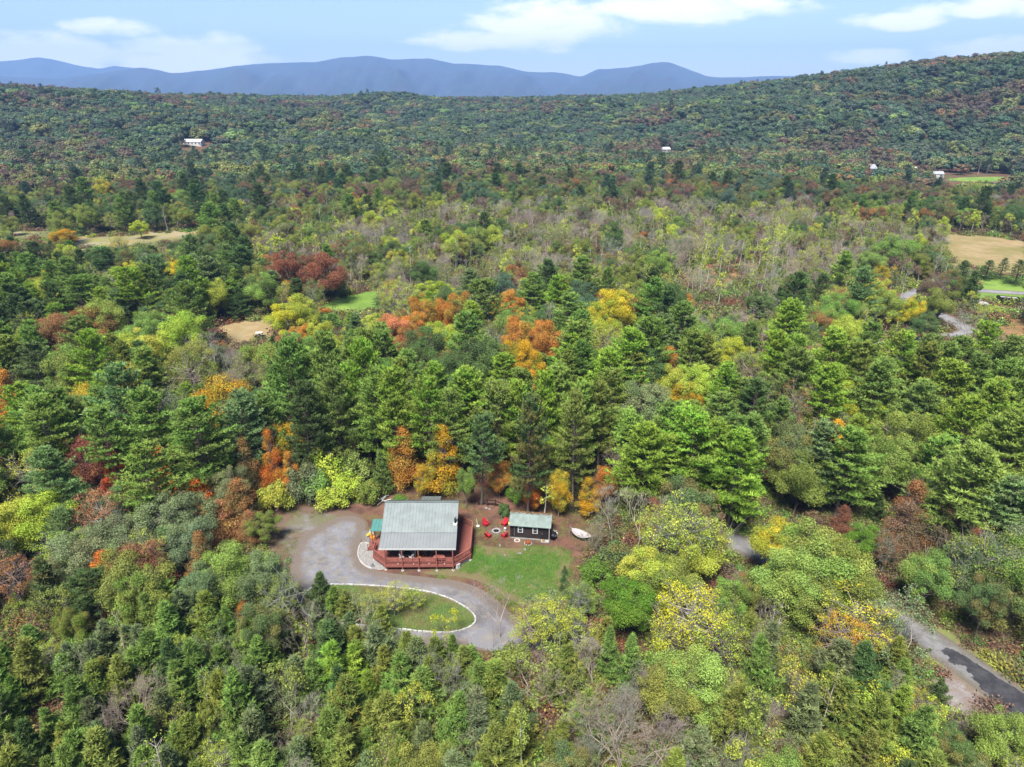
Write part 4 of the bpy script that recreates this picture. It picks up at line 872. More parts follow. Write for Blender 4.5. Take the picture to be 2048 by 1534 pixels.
SHORT = {'beside the paved road with the tar patch': 'beside the paved road', 'on the kerbed grass island': 'on the grass island', 'in the row along the lawn edge': 'along the lawn edge', 'in the dense cedar stand away from the drive': 'deep among the cedars',
 'in the cedar stand bordering the gravel loop': 'by the gravel loop', 'in the brushy woods below the lawn': 'in brush below the lawn', 'in the brushy woods between drive and road': 'between drive and road', 'in the mixed woods far from the parking area': 'far from the parking',
 'in the woods beside the gravel parking area': 'beside the parking area', 'in the woods behind the red-decked cabin': 'behind the cabin', 'in the woods behind the dark shed': 'behind the shed', 'in the woods beyond the white hammock': 'beyond the hammock',
 'in the woods across the paved road': 'across the road', 'in the pine belt near the dry meadow': 'near the dry meadow', 'between the cabin pines and the dry meadow': 'before the dry meadow', 'in the tall woods around the orange oaks': 'near the orange oaks',
 'in the pine belt below the winding lane': 'below the winding lane', 'around the marshy tan meadow': 'around the marshy meadow', 'behind the bright mown patch': 'behind the mown patch', 'around the red brush clearing': 'around the brush clearing',
 'near the hay field and winding lane': 'near the hay field', 'on the valley floor before the wooded hills': 'on the valley floor', 'on the far wooded hillside': 'on the far hillside'}
# look-alikes: say what each stands next to where that tells it apart
OWN = [t for t in TREES if t['own']]; OXY = np.array([(t['x'], t['y']) for t in OWN])
for lab, ts in LABS.items():
    if len(ts) < 2: continue
    for t in ts:
        dd = np.hypot(OXY[:, 0] - t['x'], OXY[:, 1] - t['y']); best = None
        for i in np.argsort(dd)[1:9]:
            u = OWN[i]
            if dd[i] < 4 + u['R'] + t['R'] and (u['sp'], u['pal']) != (t['sp'], t['pal']) and (best is None or (u['sig'] and not best['sig'])): best = u
        if best:
            w = 'grey' if best['sp'] == 'bare' else PAL[best['pal']][2]; nb = SPEC[best['sp']][2]; me_w = 'grey' if t['sp'] == 'bare' else PAL[t['pal']][2]; sz_ = lab.split()[0] + ' ' if lab.split()[0] in ('small', 'tall') else ''
            zs = SHORT[zone(t)]; core = f"{me_w} {SPEC[t['sp']][2]}"
            for new in (f"{sz_}{core} {zs}, next to a {w} {nb}", f"{core} {zs}, next to a {w} {nb}", f"{core} {zs}, next to a {nb}"):
                if len(new.split()) <= 16: t['root']['label'] = new.replace('a olive', 'an olive').replace('a orange', 'an orange'); break
seen = {}
for t in OWN: seen.setdefault(t['root']['label'], []).append(t)
for lab, ts in seen.items():
    if len(ts) == 2 and len(lab.split()) <= 12 and abs(ts[0]['h'] - ts[1]['h']) > .25 * ts[0]['h']:
        a, c = sorted(ts, key=lambda t: -t['h']); a['root']['label'] = lab + ', taller of two alike'; c['root']['label'] = lab + ', shorter of two alike'
seen2 = {}
for t in OWN: seen2.setdefault(t['root']['label'], []).append(t)
for t in OWN:
    t['root']['group'] = t['root']['label'] if len(seen2[t['root']['label']]) > 1 else t['lab']
# ---- everything not told apart one by one: instanced stuff
def scatter(name, rows, label=None):
    """rows: (x, y, z, rot, sx, sz, proto index, tint, tint2, bark)"""
    n = len(rows); me = bpy.data.meshes.new(name); me.vertices.add(n)
    me.vertices.foreach_set('co', np.array([r[:3] for r in rows], np.float32).ravel())
    def fa(nm, typ, key, arr):
        a = me.attributes.new(nm, typ, 'POINT'); a.data.foreach_set(key, np.asarray(arr).ravel())
    fa('rot', 'FLOAT_VECTOR', 'vector', np.array([(0, 0, r[3]) for r in rows], np.float32))
    fa('size', 'FLOAT_VECTOR', 'vector', np.array([(r[4], r[4], r[5]) for r in rows], np.float32))
    fa('pick', 'INT', 'value', np.array([r[6] for r in rows], np.int32))
    for nm, k in (('tint', 7), ('tint_two', 8), ('bark_tint', 9)): fa(nm, 'FLOAT_VECTOR', 'vector', np.array([r[k] for r in rows], np.float32))
    o = bpy.data.objects.new(name, me); COL.objects.link(o); o['kind'] = 'stuff'
    ng = bpy.data.node_groups.new('scatter', 'GeometryNodeTree')
    ng.interface.new_socket('Geometry', in_out='INPUT', socket_type='NodeSocketGeometry'); ng.interface.new_socket('Geometry', in_out='OUTPUT', socket_type='NodeSocketGeometry')
    N = ng.nodes; L = ng.links
    gi = N.new('NodeGroupInput'); gout = N.new('NodeGroupOutput'); iop = N.new('GeometryNodeInstanceOnPoints'); ci = N.new('GeometryNodeCollectionInfo')
    ci.inputs[0].default_value = protos; ci.inputs['Separate Children'].default_value = True; ci.inputs['Reset Children'].default_value = True
    def na(nm, dt):
        a = N.new('GeometryNodeInputNamedAttribute'); a.data_type = dt; a.inputs[0].default_value = nm; return a.outputs[0]
    L.new(gi.outputs[0], iop.inputs['Points']); L.new(ci.outputs[0], iop.inputs['Instance']); iop.inputs['Pick Instance'].default_value = True
    L.new(na('pick', 'INT'), iop.inputs['Instance Index']); L.new(na('size', 'FLOAT_VECTOR'), iop.inputs['Scale'])
    er = N.new('FunctionNodeEulerToRotation'); L.new(na('rot', 'FLOAT_VECTOR'), er.inputs[0]); L.new(er.outputs[0], iop.inputs['Rotation'])
    L.new(iop.outputs[0], gout.inputs[0])
    md = o.modifiers.new('scatter', 'NODES'); md.node_group = ng
    return o
def row(t):
    sp = t['sp']
    if t['d'] > 480: sp = {'oak': 'far_oak', 'pine': 'far_pine', 'sparse': 'far_oak', 'maple': 'far_oak'}.get(sp, sp)
    pr = PROTO[sp][rb.randrange(len(PROTO[sp]))]; k = t['R'] / pr['R']; a1, a2, _ = PAL[t['pal']]
    if t['d'] > 400:                             # tints dulled toward grey with distance from the camera
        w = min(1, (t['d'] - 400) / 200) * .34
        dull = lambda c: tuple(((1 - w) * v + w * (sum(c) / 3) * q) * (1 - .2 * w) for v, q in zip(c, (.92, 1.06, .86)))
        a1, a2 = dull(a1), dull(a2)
    return (t['x'], t['y'], t['z'], rb.uniform(0, 6.28), k, t['h'] / pr['h'], pr['idx'], jitter_col(a1, .12), jitter_col(a2, .12), jitter_col(BARKS.get(t['sp'], (.16, .13, .11)), .12))
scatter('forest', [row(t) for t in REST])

# undergrowth between the trunks
rows = []
for d0, d1, step in ((33, 120, 1.35), (120, 230, 2.6), (230, 420, 4.2)):
    for gy0 in np.arange(30, d1, step):
        for gx0 in np.arange(-d1 * .78, d1 * .78, step):
            x = gx0 + rb.uniform(-.5, .5) * step; y = gy0 + rb.uniform(-.5, .5) * step; d = math.hypot(x, y)
            if not (d0 <= d < d1) or abs(math.atan2(x, y)) > (.76 if d > 110 else 1.0): continue
            px, py, s = PX(x, y, .5)
            if py > 1640: continue
            rows.append((x, y, s))
XY = np.array([(r[0], r[1]) for r in rows]); ok = ~inside(XY, CLEAR) & ~inside(XY, DRIVE)
for L, w in ROADS_W: ok &= seg_dist(XY, L, False) > w - .6
PXY = np.array([PX(x, y, .4)[:2] for x, y in XY])
for k in KEEP[1:12]: ok &= ~inside(PXY, k)
for q in ([(630, 622), (650, 600), (740, 580), (780, 586), (765, 622), (700, 632)], [(432, 656), (480, 643), (552, 638), (560, 676), (500, 686), (440, 686)]): ok &= ~inside(XY, g_poly(q))
br = []
for (x, y), o in zip(XY, ok):
    if not o: continue
    n1 = patchy(x, y, 9); w = dict(olive=.3, mixed=.3, brown=.25, green=.15) if n1 > 0 else dict(brown=.35, maroon=.1, mixed=.3, olive=.25)
    a1, a2, _ = PAL[pick(w)]; pr = PROTO['brush'][rb.randrange(4)]; k = rb.uniform(.6, 1.4) * (1 if math.hypot(x, y) < 120 else 1.8)
    br.append((x, y, float(terrain(x, y)), rb.uniform(0, 6.28), k, k * rb.uniform(.6, 1.2), pr['idx'], jitter_col(a1, .2), jitter_col(a2, .2), jitter_col((.2, .17, .14), .2)))
scatter('undergrowth', br)
# grass on the lawn and island
gr = []
for poly, dens, cols in ((LAWN, .34, ('lawn', 'lawn_two', 'green')), (KERB, .42, ('green', 'olive', 'mixed'))):
    A = np.array(poly); x0, y0 = A.min(0); x1, y1 = A.max(0)
    g = np.stack(np.meshgrid(np.arange(x0, x1, dens), np.arange(y0, y1, dens)), -1).reshape(-1, 2); g = g + rng.uniform(-.2, .2, g.shape)
    sd_ = seg_dist(g, poly); ins = inside(g, poly)
    wob_ = np.array([.9 + .8 * patchy(x, y, 1.3) + .5 * patchy(x + 9, y, .6) for x, y in g])
    g = g[np.where(ins, sd_ > wob_ * .8, (poly is LAWN) & (sd_ < -wob_ + 1.0))] if poly is LAWN else g[ins & (sd_ > .3)]
    for x, y in g:
        if poly is LAWN and patchy(x + 31, y, 2.3) + .5 * patchy(x, y, .8) > .62: continue
        a1, a2, _ = PAL[cols[min(2, int(abs(patchy(x, y, 2.1)) * 3 + rb.uniform(-.4, .4))) if 0 else rb.choice((0, 0, 1, 2))]]; pr = PROTO['grass'][rb.randrange(3)]
        gr.append((x, y, .01, rb.uniform(0, 6.28), rb.uniform(.6, 1.2), rb.uniform(.5, 1.1), pr['idx'], jitter_col(a1, .15), jitter_col(a2, .15), (.1, .1, .05)))
A = np.array(CLEAR); g = np.stack(np.meshgrid(np.arange(A[:, 0].min(), A[:, 0].max(), .5), np.arange(A[:, 1].min(), A[:, 1].max(), .5)), -1).reshape(-1, 2); g = g + rng.uniform(-.3, .3, g.shape)
g = g[inside(g, CLEAR) & ~inside(g, DRIVE) & ~inside(g, LAWN) & ~inside(g, KERB) & ~((g[:, 0] > -19.5) & (g[:, 0] < -5.2) & (g[:, 1] > 74) & (g[:, 1] < 87.5)) & ~((g[:, 0] > -.6) & (g[:, 0] < 6) & (g[:, 1] > 80) & (g[:, 1] < 85))]
for x, y in g:
    if patchy(x, y, 3.7) + .6 * patchy(x, y, 1.1) < rb.uniform(-.1, .5): continue
    a1, a2, _ = PAL[rb.choice(('olive', 'brown', 'mixed', 'brown'))]; pr = PROTO['grass'][rb.randrange(3)]
    gr.append((x, y, .006, rb.uniform(0, 6.28), rb.uniform(.6, 1.3), rb.uniform(.4, .9), pr['idx'], jitter_col(a1, .2), jitter_col(a2, .2), (.1, .1, .05)))
scatter('grass', gr)
# fallen leaves over the clearing, lawn and drive edges
g = rng.uniform(A.min(0), A.max(0), (9000, 2)); g = g[inside(g, CLEAR)]; pz = np.array([patchy(x, y, 4.0) + .5 * patchy(x, y, 1.4) for x, y in g]); dist_in = seg_dist(g, DRIVE); ind = inside(g, DRIVE)
g = g[(pz > rng.uniform(-.6, 1.0, len(g))) & ~(ind & (dist_in > rng.uniform(0, 2.2, len(g)))) & ~((g[:, 0] > -19) & (g[:, 0] < -5.4) & (g[:, 1] > 74.4) & (g[:, 1] < 87))]; n_ = len(g)
LVs, LFs = leaves(np.column_stack([g, rng.uniform(.03, .09, n_)]), unit(rng.normal(0, .35, (n_, 3)) + np.array([0, 0, 1.])), rng.uniform(.07, .16, n_), rng)
fl = bpy.data.objects.new('fallen_leaves', mesh_np('fallen_leaves', LVs, [LFs], [mat('fallen_leaf', (.20, .105, .045), .9, var=.6, vscale=1.7)])); COL.objects.link(fl); fl['kind'] = 'stuff'
print('TREES', len(TREES), 'own', counts, 'rest', len(REST), 'brush', len(br), 'grass', len(gr))
#--OBJECTS--

# ------------------------------------------------------------------ the cabin
M_ROOF = mat('galvanised_roof', (.122, .142, .142), .5, .15, .4, var=.13, vscale=.9); M_TEAL = mat('teal_roof', (.06, .17, .15), .5, .1, .4, var=.1, vscale=1.2)
M_DECK = mat('red_deck_stain', (.165, .055, .042), .7, var=.14, vscale=2.2); M_RAIL = mat('red_rail_paint', (.20, .068, .054), .65, var=.12, vscale=3)
M_LOG = mat('brown_logs', (.12, .065, .035), .75, var=.25, vscale=3); M_GLASS = mat('dark_glass', (.02, .025, .03), .08, 0, .6); M_WHITE = mat('white_paint', (.42, .42, .41), .6, var=.06)
M_CONC = mat('pale_concrete', (.27, .26, .25), .9, var=.12, vscale=5); M_GREYW = mat('grey_lattice', (.13, .13, .15), .85, var=.2, vscale=4); M_BLACK = mat('black_metal', (.015, .015, .016), .5, .3); M_STEEL = mat('bright_steel', (.6, .6, .6), .35, .7)
M_DKWOOD = mat('dark_brown_logs', (.020, .013, .012), .8, var=.35, vscale=4); M_RUST = mat('brown_leaves', (.25, .13, .06), .9, var=.4, vscale=6)
CO = (-12.3, 79.6, 0)
cab = thing('cabin', 'log cabin with grey metal roof and wraparound red deck beside the gravel drive', 'house', CO)
def cp(mb, name, m, parent=cab, **k): return mb.build(name, m, parent, org=CO, **k)
X0, X1 = -16.75, -7.95                       # log walls
lw = MB()
for k in range(12):
    z = 1.05 + k * .255
    for yy, xa, xb in ((77.3, X0 - .12, X1 + .12), (85.0, X0 - .12, X1 + .12)): lw.tube([(xa, yy, z), (xb, yy, z)], .135, 8)
    for xx in (X0, X1): lw.tube([(xx, 77.18, z), (xx, 85.12, z)], .13, 8)
for k in range(7):                           # gable logs
    z = 4.12 + k * .255; hw = max(.15, 4.0 * (1 - (z - 4.0) / 2.19) - .55)
    for xx in (X0, X1): lw.tube([(xx, 81.2 - hw, z), (xx, 81.2 + hw, z)], .13, 8)
wall = cp(lw, 'wall', M_LOG, smooth=True)
cp(MB().box(((X0 + X1) / 2, 81.15, .35), (X1 - X0 - .1, 7.6, 1.1)), 'foundation', M_GREYW)
RX0, RX1 = -17.4, -7.32
def slope(name, y0, z0, y1, z1, m, t=.10, x0=RX0, x1=RX1, par=cab, rib=.42, org=CO):
    o = MB().slab((x0, y0, z0), (x1, y0, z0), (x1, y1, z1), (x0, y1, z1), t).build(name, m, par, org=org)
    rb_ = MB(); n = int((x1 - x0) / rib)
    for k in range(n + 1):
        x = x0 + .03 + k * (x1 - x0 - .06) / n; rb_.beam((x, y0 + .01, z0 + .02), (x, y1 - .01, z1 + .02), .06, .05)
    r = rb_.build('standing_seams', m, o, org=org); r['kind'] = 'stuff'
    return o
rf = slope('roof', 77.16, 4.05, 81.2, 6.24, M_ROOF)
slope('rear_roof', 85.25, 4.0, 81.22, 6.235, M_ROOF)
slope('porch_roof', 74.82, 3.2, 77.2, 3.985, mat('porch_roof_lit_metal', (.165, .175, .177), .45, .2, .4, var=.06, vscale=.5))  # paler than the main roof: light on the shallower slope painted in
MB().beam((RX0 - .01, 81.21, 6.26), (RX1 + .01, 81.21, 6.26), .3, .05).build('ridge_cap', M_ROOF, rf, org=CO)
MB().beam((RX0, 74.79, 3.11), (RX1, 74.79, 3.11), .04, .2).build('fascia', M_WHITE, cab, org=CO)
slope('back_porch_roof', 87.25, 3.35, 85.3, 3.9, M_ROOF, .08, -13.2, -10.35)
for x in (-13.0, -10.55): cp(MB().beam((x, 87.0, 0), (x, 87.0, 3.3), .12, .12), 'back_post', M_LOG)
slope('entry_roof', 79.3, 2.85, 81.6, 3.2, M_TEAL, .08, -19.35, -17.45)
for x, y in ((-19.2, 79.45), (-19.2, 81.4)): cp(MB().beam((x, y, 0), (x, y, 2.86), .12, .12), 'entry_post', M_RAIL)
ch = cp(MB().tube([(-7.62, 78.3, 4.4), (-7.62, 78.3, 5.75)], .11, 10), 'chimney_pipe', M_BLACK)
MB().tube([(-7.62, 78.3, 5.72), (-7.62, 78.3, 5.98)], .19, 12).build('chimney_cap', M_STEEL, ch, org=CO)
MB().box((-7.62, 78.2, 4.66), (.5, .5, .28)).build('flashing', M_WHITE, ch, org=CO)
# deck
DK = [(-16.5, 74.42), (-7.7, 74.5), (-5.5, 76.7), (-5.5, 82.9), (-7.7, 84.8), (-7.82, 84.8), (-7.82, 77.16), (-16.88, 77.16), (-16.88, 80.9), (-18.62, 80.9), (-18.62, 76.5)]
dk = cp(MB().prism(DK, .72, .9), 'deck', M_DECK)
bm_ = MB()
for k in range(60):                          # board gaps on the open wing
    y = 75.2 + k * .16
    if y < 84.6:
        xr = -5.54 if 76.7 < y < 82.9 else (-5.5 - (76.7 - y) if y <= 76.7 else -5.5 - (y - 82.9) * 1.158)
        if xr - .1 > -7.78: bm_.box(((xr - .05 - 7.78) / 2, y, .902), (xr - .05 + 7.78, .135, .012))
dbo = bm_.build('deck_boards', M_DECK, dk, org=CO); dbo['kind'] = 'stuff'
for p, q in (((-16.5, 74.40), (-7.7, 74.48)), ((-7.68, 74.49), (-5.48, 76.69)), ((-5.48, 76.72), (-5.48, 82.9)), ((-18.64, 76.5), (-18.64, 80.9)), ((-16.52, 74.42), (-18.64, 76.48))):
    cp(MB().beam((*p, .72), (*q, .72), .045, .34), 'rim_board', M_RAIL)
def railing(p, q, n):
    p, q = Vector(p), Vector(q); d = (q - p).normalized(); z0 = .9
    top = cp(MB().beam((p.x, p.y, z0 + 1.0), (q.x, q.y, z0 + 1.0), .14, .045), 'railing', M_RAIL)
    for z in (.22, .48, .74): MB().beam((p.x, p.y, z0 + z), (q.x, q.y, z0 + z), .045, .09).build('rail', M_RAIL, top, org=CO)
    for k in range(n + 1):
        c = p.lerp(q, k / n); c = c + (d * .06 if k == 0 else -d * .06 if k == n else d * 0)
        MB().beam((c.x, c.y, .6), (c.x, c.y, z0 + .976), .09, .09).build('post', M_RAIL, top, org=CO)
railing((-16.45, 74.52), (-7.75, 74.58), 6); railing((-7.66, 74.6), (-5.58, 76.72), 2); railing((-5.58, 76.76), (-5.58, 82.86), 4); railing((-5.6, 82.92), (-7.7, 84.72), 2)
railing((-16.52, 74.54), (-18.54, 76.5), 2); railing((-18.54, 76.56), (-18.54, 78.4), 2)
for k in range(4):
    x = -14.9 + k * 2.02; cp(MB().lathe([(.02, 0), (.06, .03), (.06, .12), (.02, .15)], (x, 74.36, 1.05), 8), 'rail_light', M_WHITE)
for x, y in ((-16.6, 74.55), (-14.35, 74.36), (-12.2, 74.36), (-9.85, 74.36), (-7.72, 74.40)):
    h = 3.13 if x < -7 else .7
    po = cp(MB().beam((x, y, .12), (x, y, 3.14 + (y - 74.4) * .3), .13, .13), 'support_post', M_RAIL)
    MB().lathe([(.22, -.1), (.2, .16), (.12, .18)], (x, y, 0), 10).build('footing', M_CONC, po, org=CO)
for x, y in ((-5.62, 76.55), (-5.62, 80.0), (-5.66, 82.7), (-18.5, 76.6)):
    po = cp(MB().beam((x, y, .12), (x, y, .7), .13, .13), 'support_post', M_RAIL); MB().lathe([(.22, -.1), (.2, .16), (.12, .18)], (x, y, 0), 10).build('footing', M_CONC, po, org=CO)
sk = cp(MB().beam((-7.2, 75.05, .3), (-5.75, 76.5, .3), .04, .5), 'skirt_panel', M_GREYW)
for k in range(9):
    t = (k + .5) / 9; MB().beam((-7.2 + 1.45 * t + .025, 75.05 + 1.45 * t - .025, .06), (-7.2 + 1.45 * t + .025, 75.05 + 1.45 * t - .025, .54), .04, .02).build('slat', M_GREYW, sk, org=CO)
cp(MB().beam((-7.2, 77.0, .3), (-16.6, 77.0, .3), .05, .7), 'back_skirt', M_GREYW)
for k in range(4): cp(MB().box((-18.82 - .28 * k, 79.5, .72 - .2 * k), (.3, 1.5, .06)), 'stair_tread', M_DECK)
for y in (78.7, 80.3):
    cp(MB().beam((-18.7, y, .62), (-19.85, y, -.02), .06, .2), 'stringer', M_RAIL); cp(MB().beam((-18.62, y, 1.85), (-19.8, y, .98), .09, .05), 'stair_handrail', M_RAIL); cp(MB().beam((-19.75, y, 0), (-19.75, y, 1.0), .09, .09), 'stair_post', M_RAIL)
for x in (-15.3, -13.2, -9.3):
    w = cp(MB().box((x, 77.14, 2.25), (1.15, .08, 1.15)), 'window', M_WHITE)
    for s in (-1, 1): MB().box((x + s * .255, 77.09, 2.25), (.44, .03, .98)).build('pane', M_GLASS, w, org=CO)
dr = cp(MB().box((-11.3, 77.14, 1.93), (.98, .07, 2.05)), 'door', mat('green_door', (.05, .09, .06), .6)); MB().box((-11.65, 77.09, 1.9), (.05, .06, .14)).build('handle', M_STEEL, dr, org=CO)

# porch furniture
def patio_chair(loc, rz, m, name, label, group=None):
    t = thing(name, label, 'chair', loc, rz, group)
    MB().box((0, 0, .44), (.5, .48, .05)).build('seat', m, t); MB().box((0, -.24, .74), (.5, .05, .52), rx=.16).build('backrest', m, t)
    for sx in (-.22, .22):
        MB().box((sx * 1.15, 0, .64), (.06, .48, .04)).build('armrest', m, t)
        for sy in (-.2, .2): MB().beam((sx, sy, 0), (sx, sy, .42), .045, .045).build('leg', m, t)
    return t
def table(loc, r, h, m, name, label, sx=1.0, sy=1.0):
    t = thing(name, label, 'table', loc); MB().lathe([(r * .97, 0), (r, .02), (r, .045), (r * .97, .05)], (0, 0, h - .05), 20, sx, sy).build('tabletop', m, t)
    for a in range(4):
        x, y = r * .6 * sx * math.cos(a * 1.571 + .785), r * .6 * sy * math.sin(a * 1.571 + .785); MB().beam((x, y, 0), (x, y, h - .05), .06, .06).build('leg', m, t)
    return t
M_BROWNW = mat('brown_wood', (.16, .075, .04), .7, var=.2)
tx, ty = -13.9, 75.95
table((tx, ty, .9), .5, .72, M_BLACK, 'patio_table', 'small dark round table between white chairs on the porch')
for k, (dx, dy) in enumerate(((-.75, .35), (.75, .4), (-.7, -.45), (.62, -.5))):
    patio_chair((tx + dx, ty + dy, .9), math.atan2(-dy, -dx) - math.pi / 2, M_WHITE, 'patio_chair', 'white patio chair at the dark round table on the porch', 'white chairs on the porch')
table((-9.6, 75.2, .9), .62, .75, M_RAIL, 'oval_table', 'reddish oval wooden table against the front porch rail', 1.25, .8)
for x, l in ((-11.6, 'brown wooden armchair beside the pumpkin on the porch'), (-10.6, 'brown wooden armchair behind the oval table on the porch')): patio_chair((x, 76.2, .9), math.pi, M_BROWNW, 'porch_chair', l)
M_ORANGE = mat('pumpkin_orange', (.62, .20, .02), .5, var=.15)
def pumpkin(loc, r, label):
    t = thing('pumpkin', label, 'pumpkin', loc); mb = MB(); n = 24; prof = [(.05, -.36), (.6, -.34), (.93, -.15), (1, .1), (.86, .3), (.5, .42), (.12, .38)]
    vs = [(r * rr * (1 + .06 * math.cos(8 * 2 * math.pi * k / n)) * math.cos(2 * math.pi * k / n), r * rr * (1 + .06 * math.cos(8 * 2 * math.pi * k / n)) * math.sin(2 * math.pi * k / n), r * (z + .36)) for rr, z in prof for k in range(n)]
    fs = [(i * n + k, i * n + (k + 1) % n, (i + 1) * n + (k + 1) % n, (i + 1) * n + k) for i in range(len(prof) - 1) for k in range(n)] + [tuple(range(n - 1, -1, -1)), tuple(range((len(prof) - 1) * n, len(prof) * n))]
    mb._add(vs, fs); mb.build('body', M_ORANGE, t, smooth=True); MB().tube([(0, 0, r * .72), (r * .1, 0, r * 1.0)], [r * .12, r * .07], 6).build('stem', M_BROWNW, t)
pumpkin((-12.35, 76.0, .9), .26, 'orange pumpkin on the porch boards by the door'); pumpkin((-19.72, 81.7, 0), .36, 'large orange pumpkin beside the entry steps')
def mums(loc, r, cols, label, pot_m, name='flower_pot', flat=.75):
    t = thing(name, label, 'flowers', loc); MB().lathe([(r * .5, 0), (r * .66, r * .5), (r * .6, r * .5), (r * .5, r * .42)], (0, 0, 0), 12).build('pot', pot_m, t)
    rr = np.random.default_rng(int(abs(loc[0]) * 100)); n = 260; d = unit(rr.normal(size=(n, 3)) + np.array([0, 0, .4])); d[:, 2] = np.abs(d[:, 2])
    V, F = leaves(d * np.array([r, r, r * flat]) * rr.uniform(.75, 1, n)[:, None] + np.array([0, 0, r * .5]), unit(d + rr.normal(0, .4, (n, 3))), rr.uniform(.07, .14, n), rr)
    o = bpy.data.objects.new('blooms', mesh_np('blooms', V, [F], [LEAF], attrs={'leaf_value': rr.uniform(0, 1, n), 'leaf_hue': rr.uniform(0, 1, n)})); COL.objects.link(o); o.parent = t; o['tint'] = cols[0]; o['tint_two'] = cols[1]
mums((-20.25, 82.1, 0), .42, ((.6, .45, .04), (.55, .5, .15)), 'yellow flowers in a dark pot by the entry steps', M_BLACK)
mums((-19.4, 80.95, 0), .3, ((.45, .12, .03), (.5, .2, .03)), 'rust coloured flowers in a white pot by the entry steps', M_WHITE)
pl = thing('planter', 'pale planter box standing beyond the yellow flowers', 'planter', (-20.0, 82.75, 0)); MB().box((0, 0, .25), (.6, .4, .5)).build('box', M_WHITE, pl); MB().box((0, 0, .485), (.5, .3, .05)).build('soil', M_BROWNW, pl)
ub = thing('utility_box', 'white utility box standing under the deck corner', 'box', (-7.15, 74.95, 0), .78); MB().box((0, 0, .32), (.5, .4, .64)).build('cabinet', M_WHITE, ub); MB().box((0, 0, .655), (.56, .46, .03)).build('lid', M_CONC, ub); MB().box((.1, -.21, .36), (.05, .02, .12)).build('latch', M_STEEL, ub)

# pebble bed
BED = smooth_poly(g_poly([(722, 1085), (716, 1100), (716, 1116), (727, 1131), (745, 1139), (768, 1141), (774, 1131), (752, 1113), (744, 1092), (735, 1086)]), 2)
sheet('pebble_bed', BED, .018, ground_mat('pebble_ground', [(.17, .16, .15), (.23, .22, .21)], [2.0]), .4)
g = np.stack(np.meshgrid(np.arange(-21.5, -15.5, .13), np.arange(73.5, 81, .13)), -1).reshape(-1, 2); g = g + rng.uniform(-.06, .06, g.shape); g = g[inside(g, BED)]
OV = np.array([(1, 0, 0), (0, 1, 0), (-1, 0, 0), (0, -1, 0), (0, 0, .7), (0, 0, -.7)]); OF = np.array([(0, 1, 4), (1, 2, 4), (2, 3, 4), (3, 0, 4), (1, 0, 5), (2, 1, 5), (3, 2, 5), (0, 3, 5)])
sz = rng.uniform(.035, .09, len(g)); V = np.concatenate([OV * s + np.array([x, y, .03]) for (x, y), s in zip(g, sz)]); Fp = np.concatenate([OF + 6 * i for i in range(len(g))])
po = bpy.data.objects.new('pebbles', mesh_np('pebbles', V, [Fp], [mat('white_pebble', (.27, .26, .25), .8, var=.3, vscale=9)])); COL.objects.link(po); po['kind'] = 'stuff'
pe = MB()
for i in range(len(BED)):
    p, q = BED[i], BED[(i + 1) % len(BED)]
    if p[0] < -18.9 or p[1] < 74.2: pe.beam((p[0], p[1], .06), (q[0], q[1], .06), .13, .13)
pe.build('bed_edging', M_STONE)['kind'] = 'structure'
gs = thing('garden_ornament', 'dark grey stone ornament standing in the white pebble bed', 'ornament', (-18.55, 75.3, 0)); MB().blob((0, 0, .1), (.3, .22, .16), 4).build('base', M_GREYW, gs); MB().blob((.05, 0, .34), (.15, .13, .22), 9).build('figure', M_GREYW, gs)

# ---- fire pit and red adirondack chairs
M_RED = mat('red_plastic', (.36, .016, .03), .5, var=.08)
def adirondack(loc, rz, label, proto=[None]):
    if proto[0] is None:
        t = thing('adirondack_chair', label, 'chair', loc, rz); proto[0] = t
        st = MB().box((0, .02, .33), (.56, .10, .03), rx=.2).build('seat', M_RED, t)
        for k in range(4): MB().box((0, -.1 - .115 * k, .305 - .024 * k), (.56, .10, .03), rx=.2).build('slat', M_RED, st)
        bk = MB().beam((0, -.47, .25), (0, -.82, 1.06), .11, .03).build('backrest', M_RED, t)
        for k in (-2, -1, 1, 2): MB().beam((k * .115, -.47, .25), (k * .15, -.82 + .02 * abs(k), 1.04 - .05 * abs(k)), .105, .03).build('slat', M_RED, bk)
        MB().beam((-.3, -.6, .62), (.3, -.6, .62), .05, .05).build('back_brace', M_RED, t)
        for s in (-1, 1):
            MB().box((s * .36, -.22, .56), (.13, .74, .03)).build('armrest', M_RED, t); MB().beam((s * .33, .1, 0), (s * .33, .1, .545), .1, .04).build('front_leg', M_RED, t); MB().beam((s * .31, .12, .33), (s * .31, -.85, 0.03), .035, .12).build('rear_leg', M_RED, t)
    else:
        t = copy_tree(proto[0]); t.location = loc; t.rotation_euler = (0, 0, rz); t['label'] = label
PIT = Vector((-2.25, 83.2))
for (x, y), lab in zip(((-3.6, 84.55), (-1.25, 84.6), (-3.25, 82.0), (-1.2, 82.05)), ('red adirondack chair at the fire pit toward the fence and the cabin', 'red adirondack chair at the fire pit toward the fence and the shed', 'red adirondack chair at the fire pit toward the lawn and the cabin', 'red adirondack chair at the fire pit toward the lawn and the shed')):
    d = PIT - Vector((x, y)); adirondack((x, y, .016), math.atan2(d.y, d.x) - math.pi / 2, lab)
fp = thing('fire_pit', 'round white-rimmed fire pit ringed by four red chairs', 'fire pit', (PIT.x, PIT.y, .014))
for k in range(16):
    a = k * 2 * math.pi / 16; MB().blob((.52 * math.cos(a), .52 * math.sin(a), .12), (.12, .10, .13), k, 7, 5).build('stone', M_CONC, fp)
MB().lathe([(.42, 0), (.42, .03), (.1, .05)], (0, 0, .02), 14).build('ash', M_BLACK, fp)
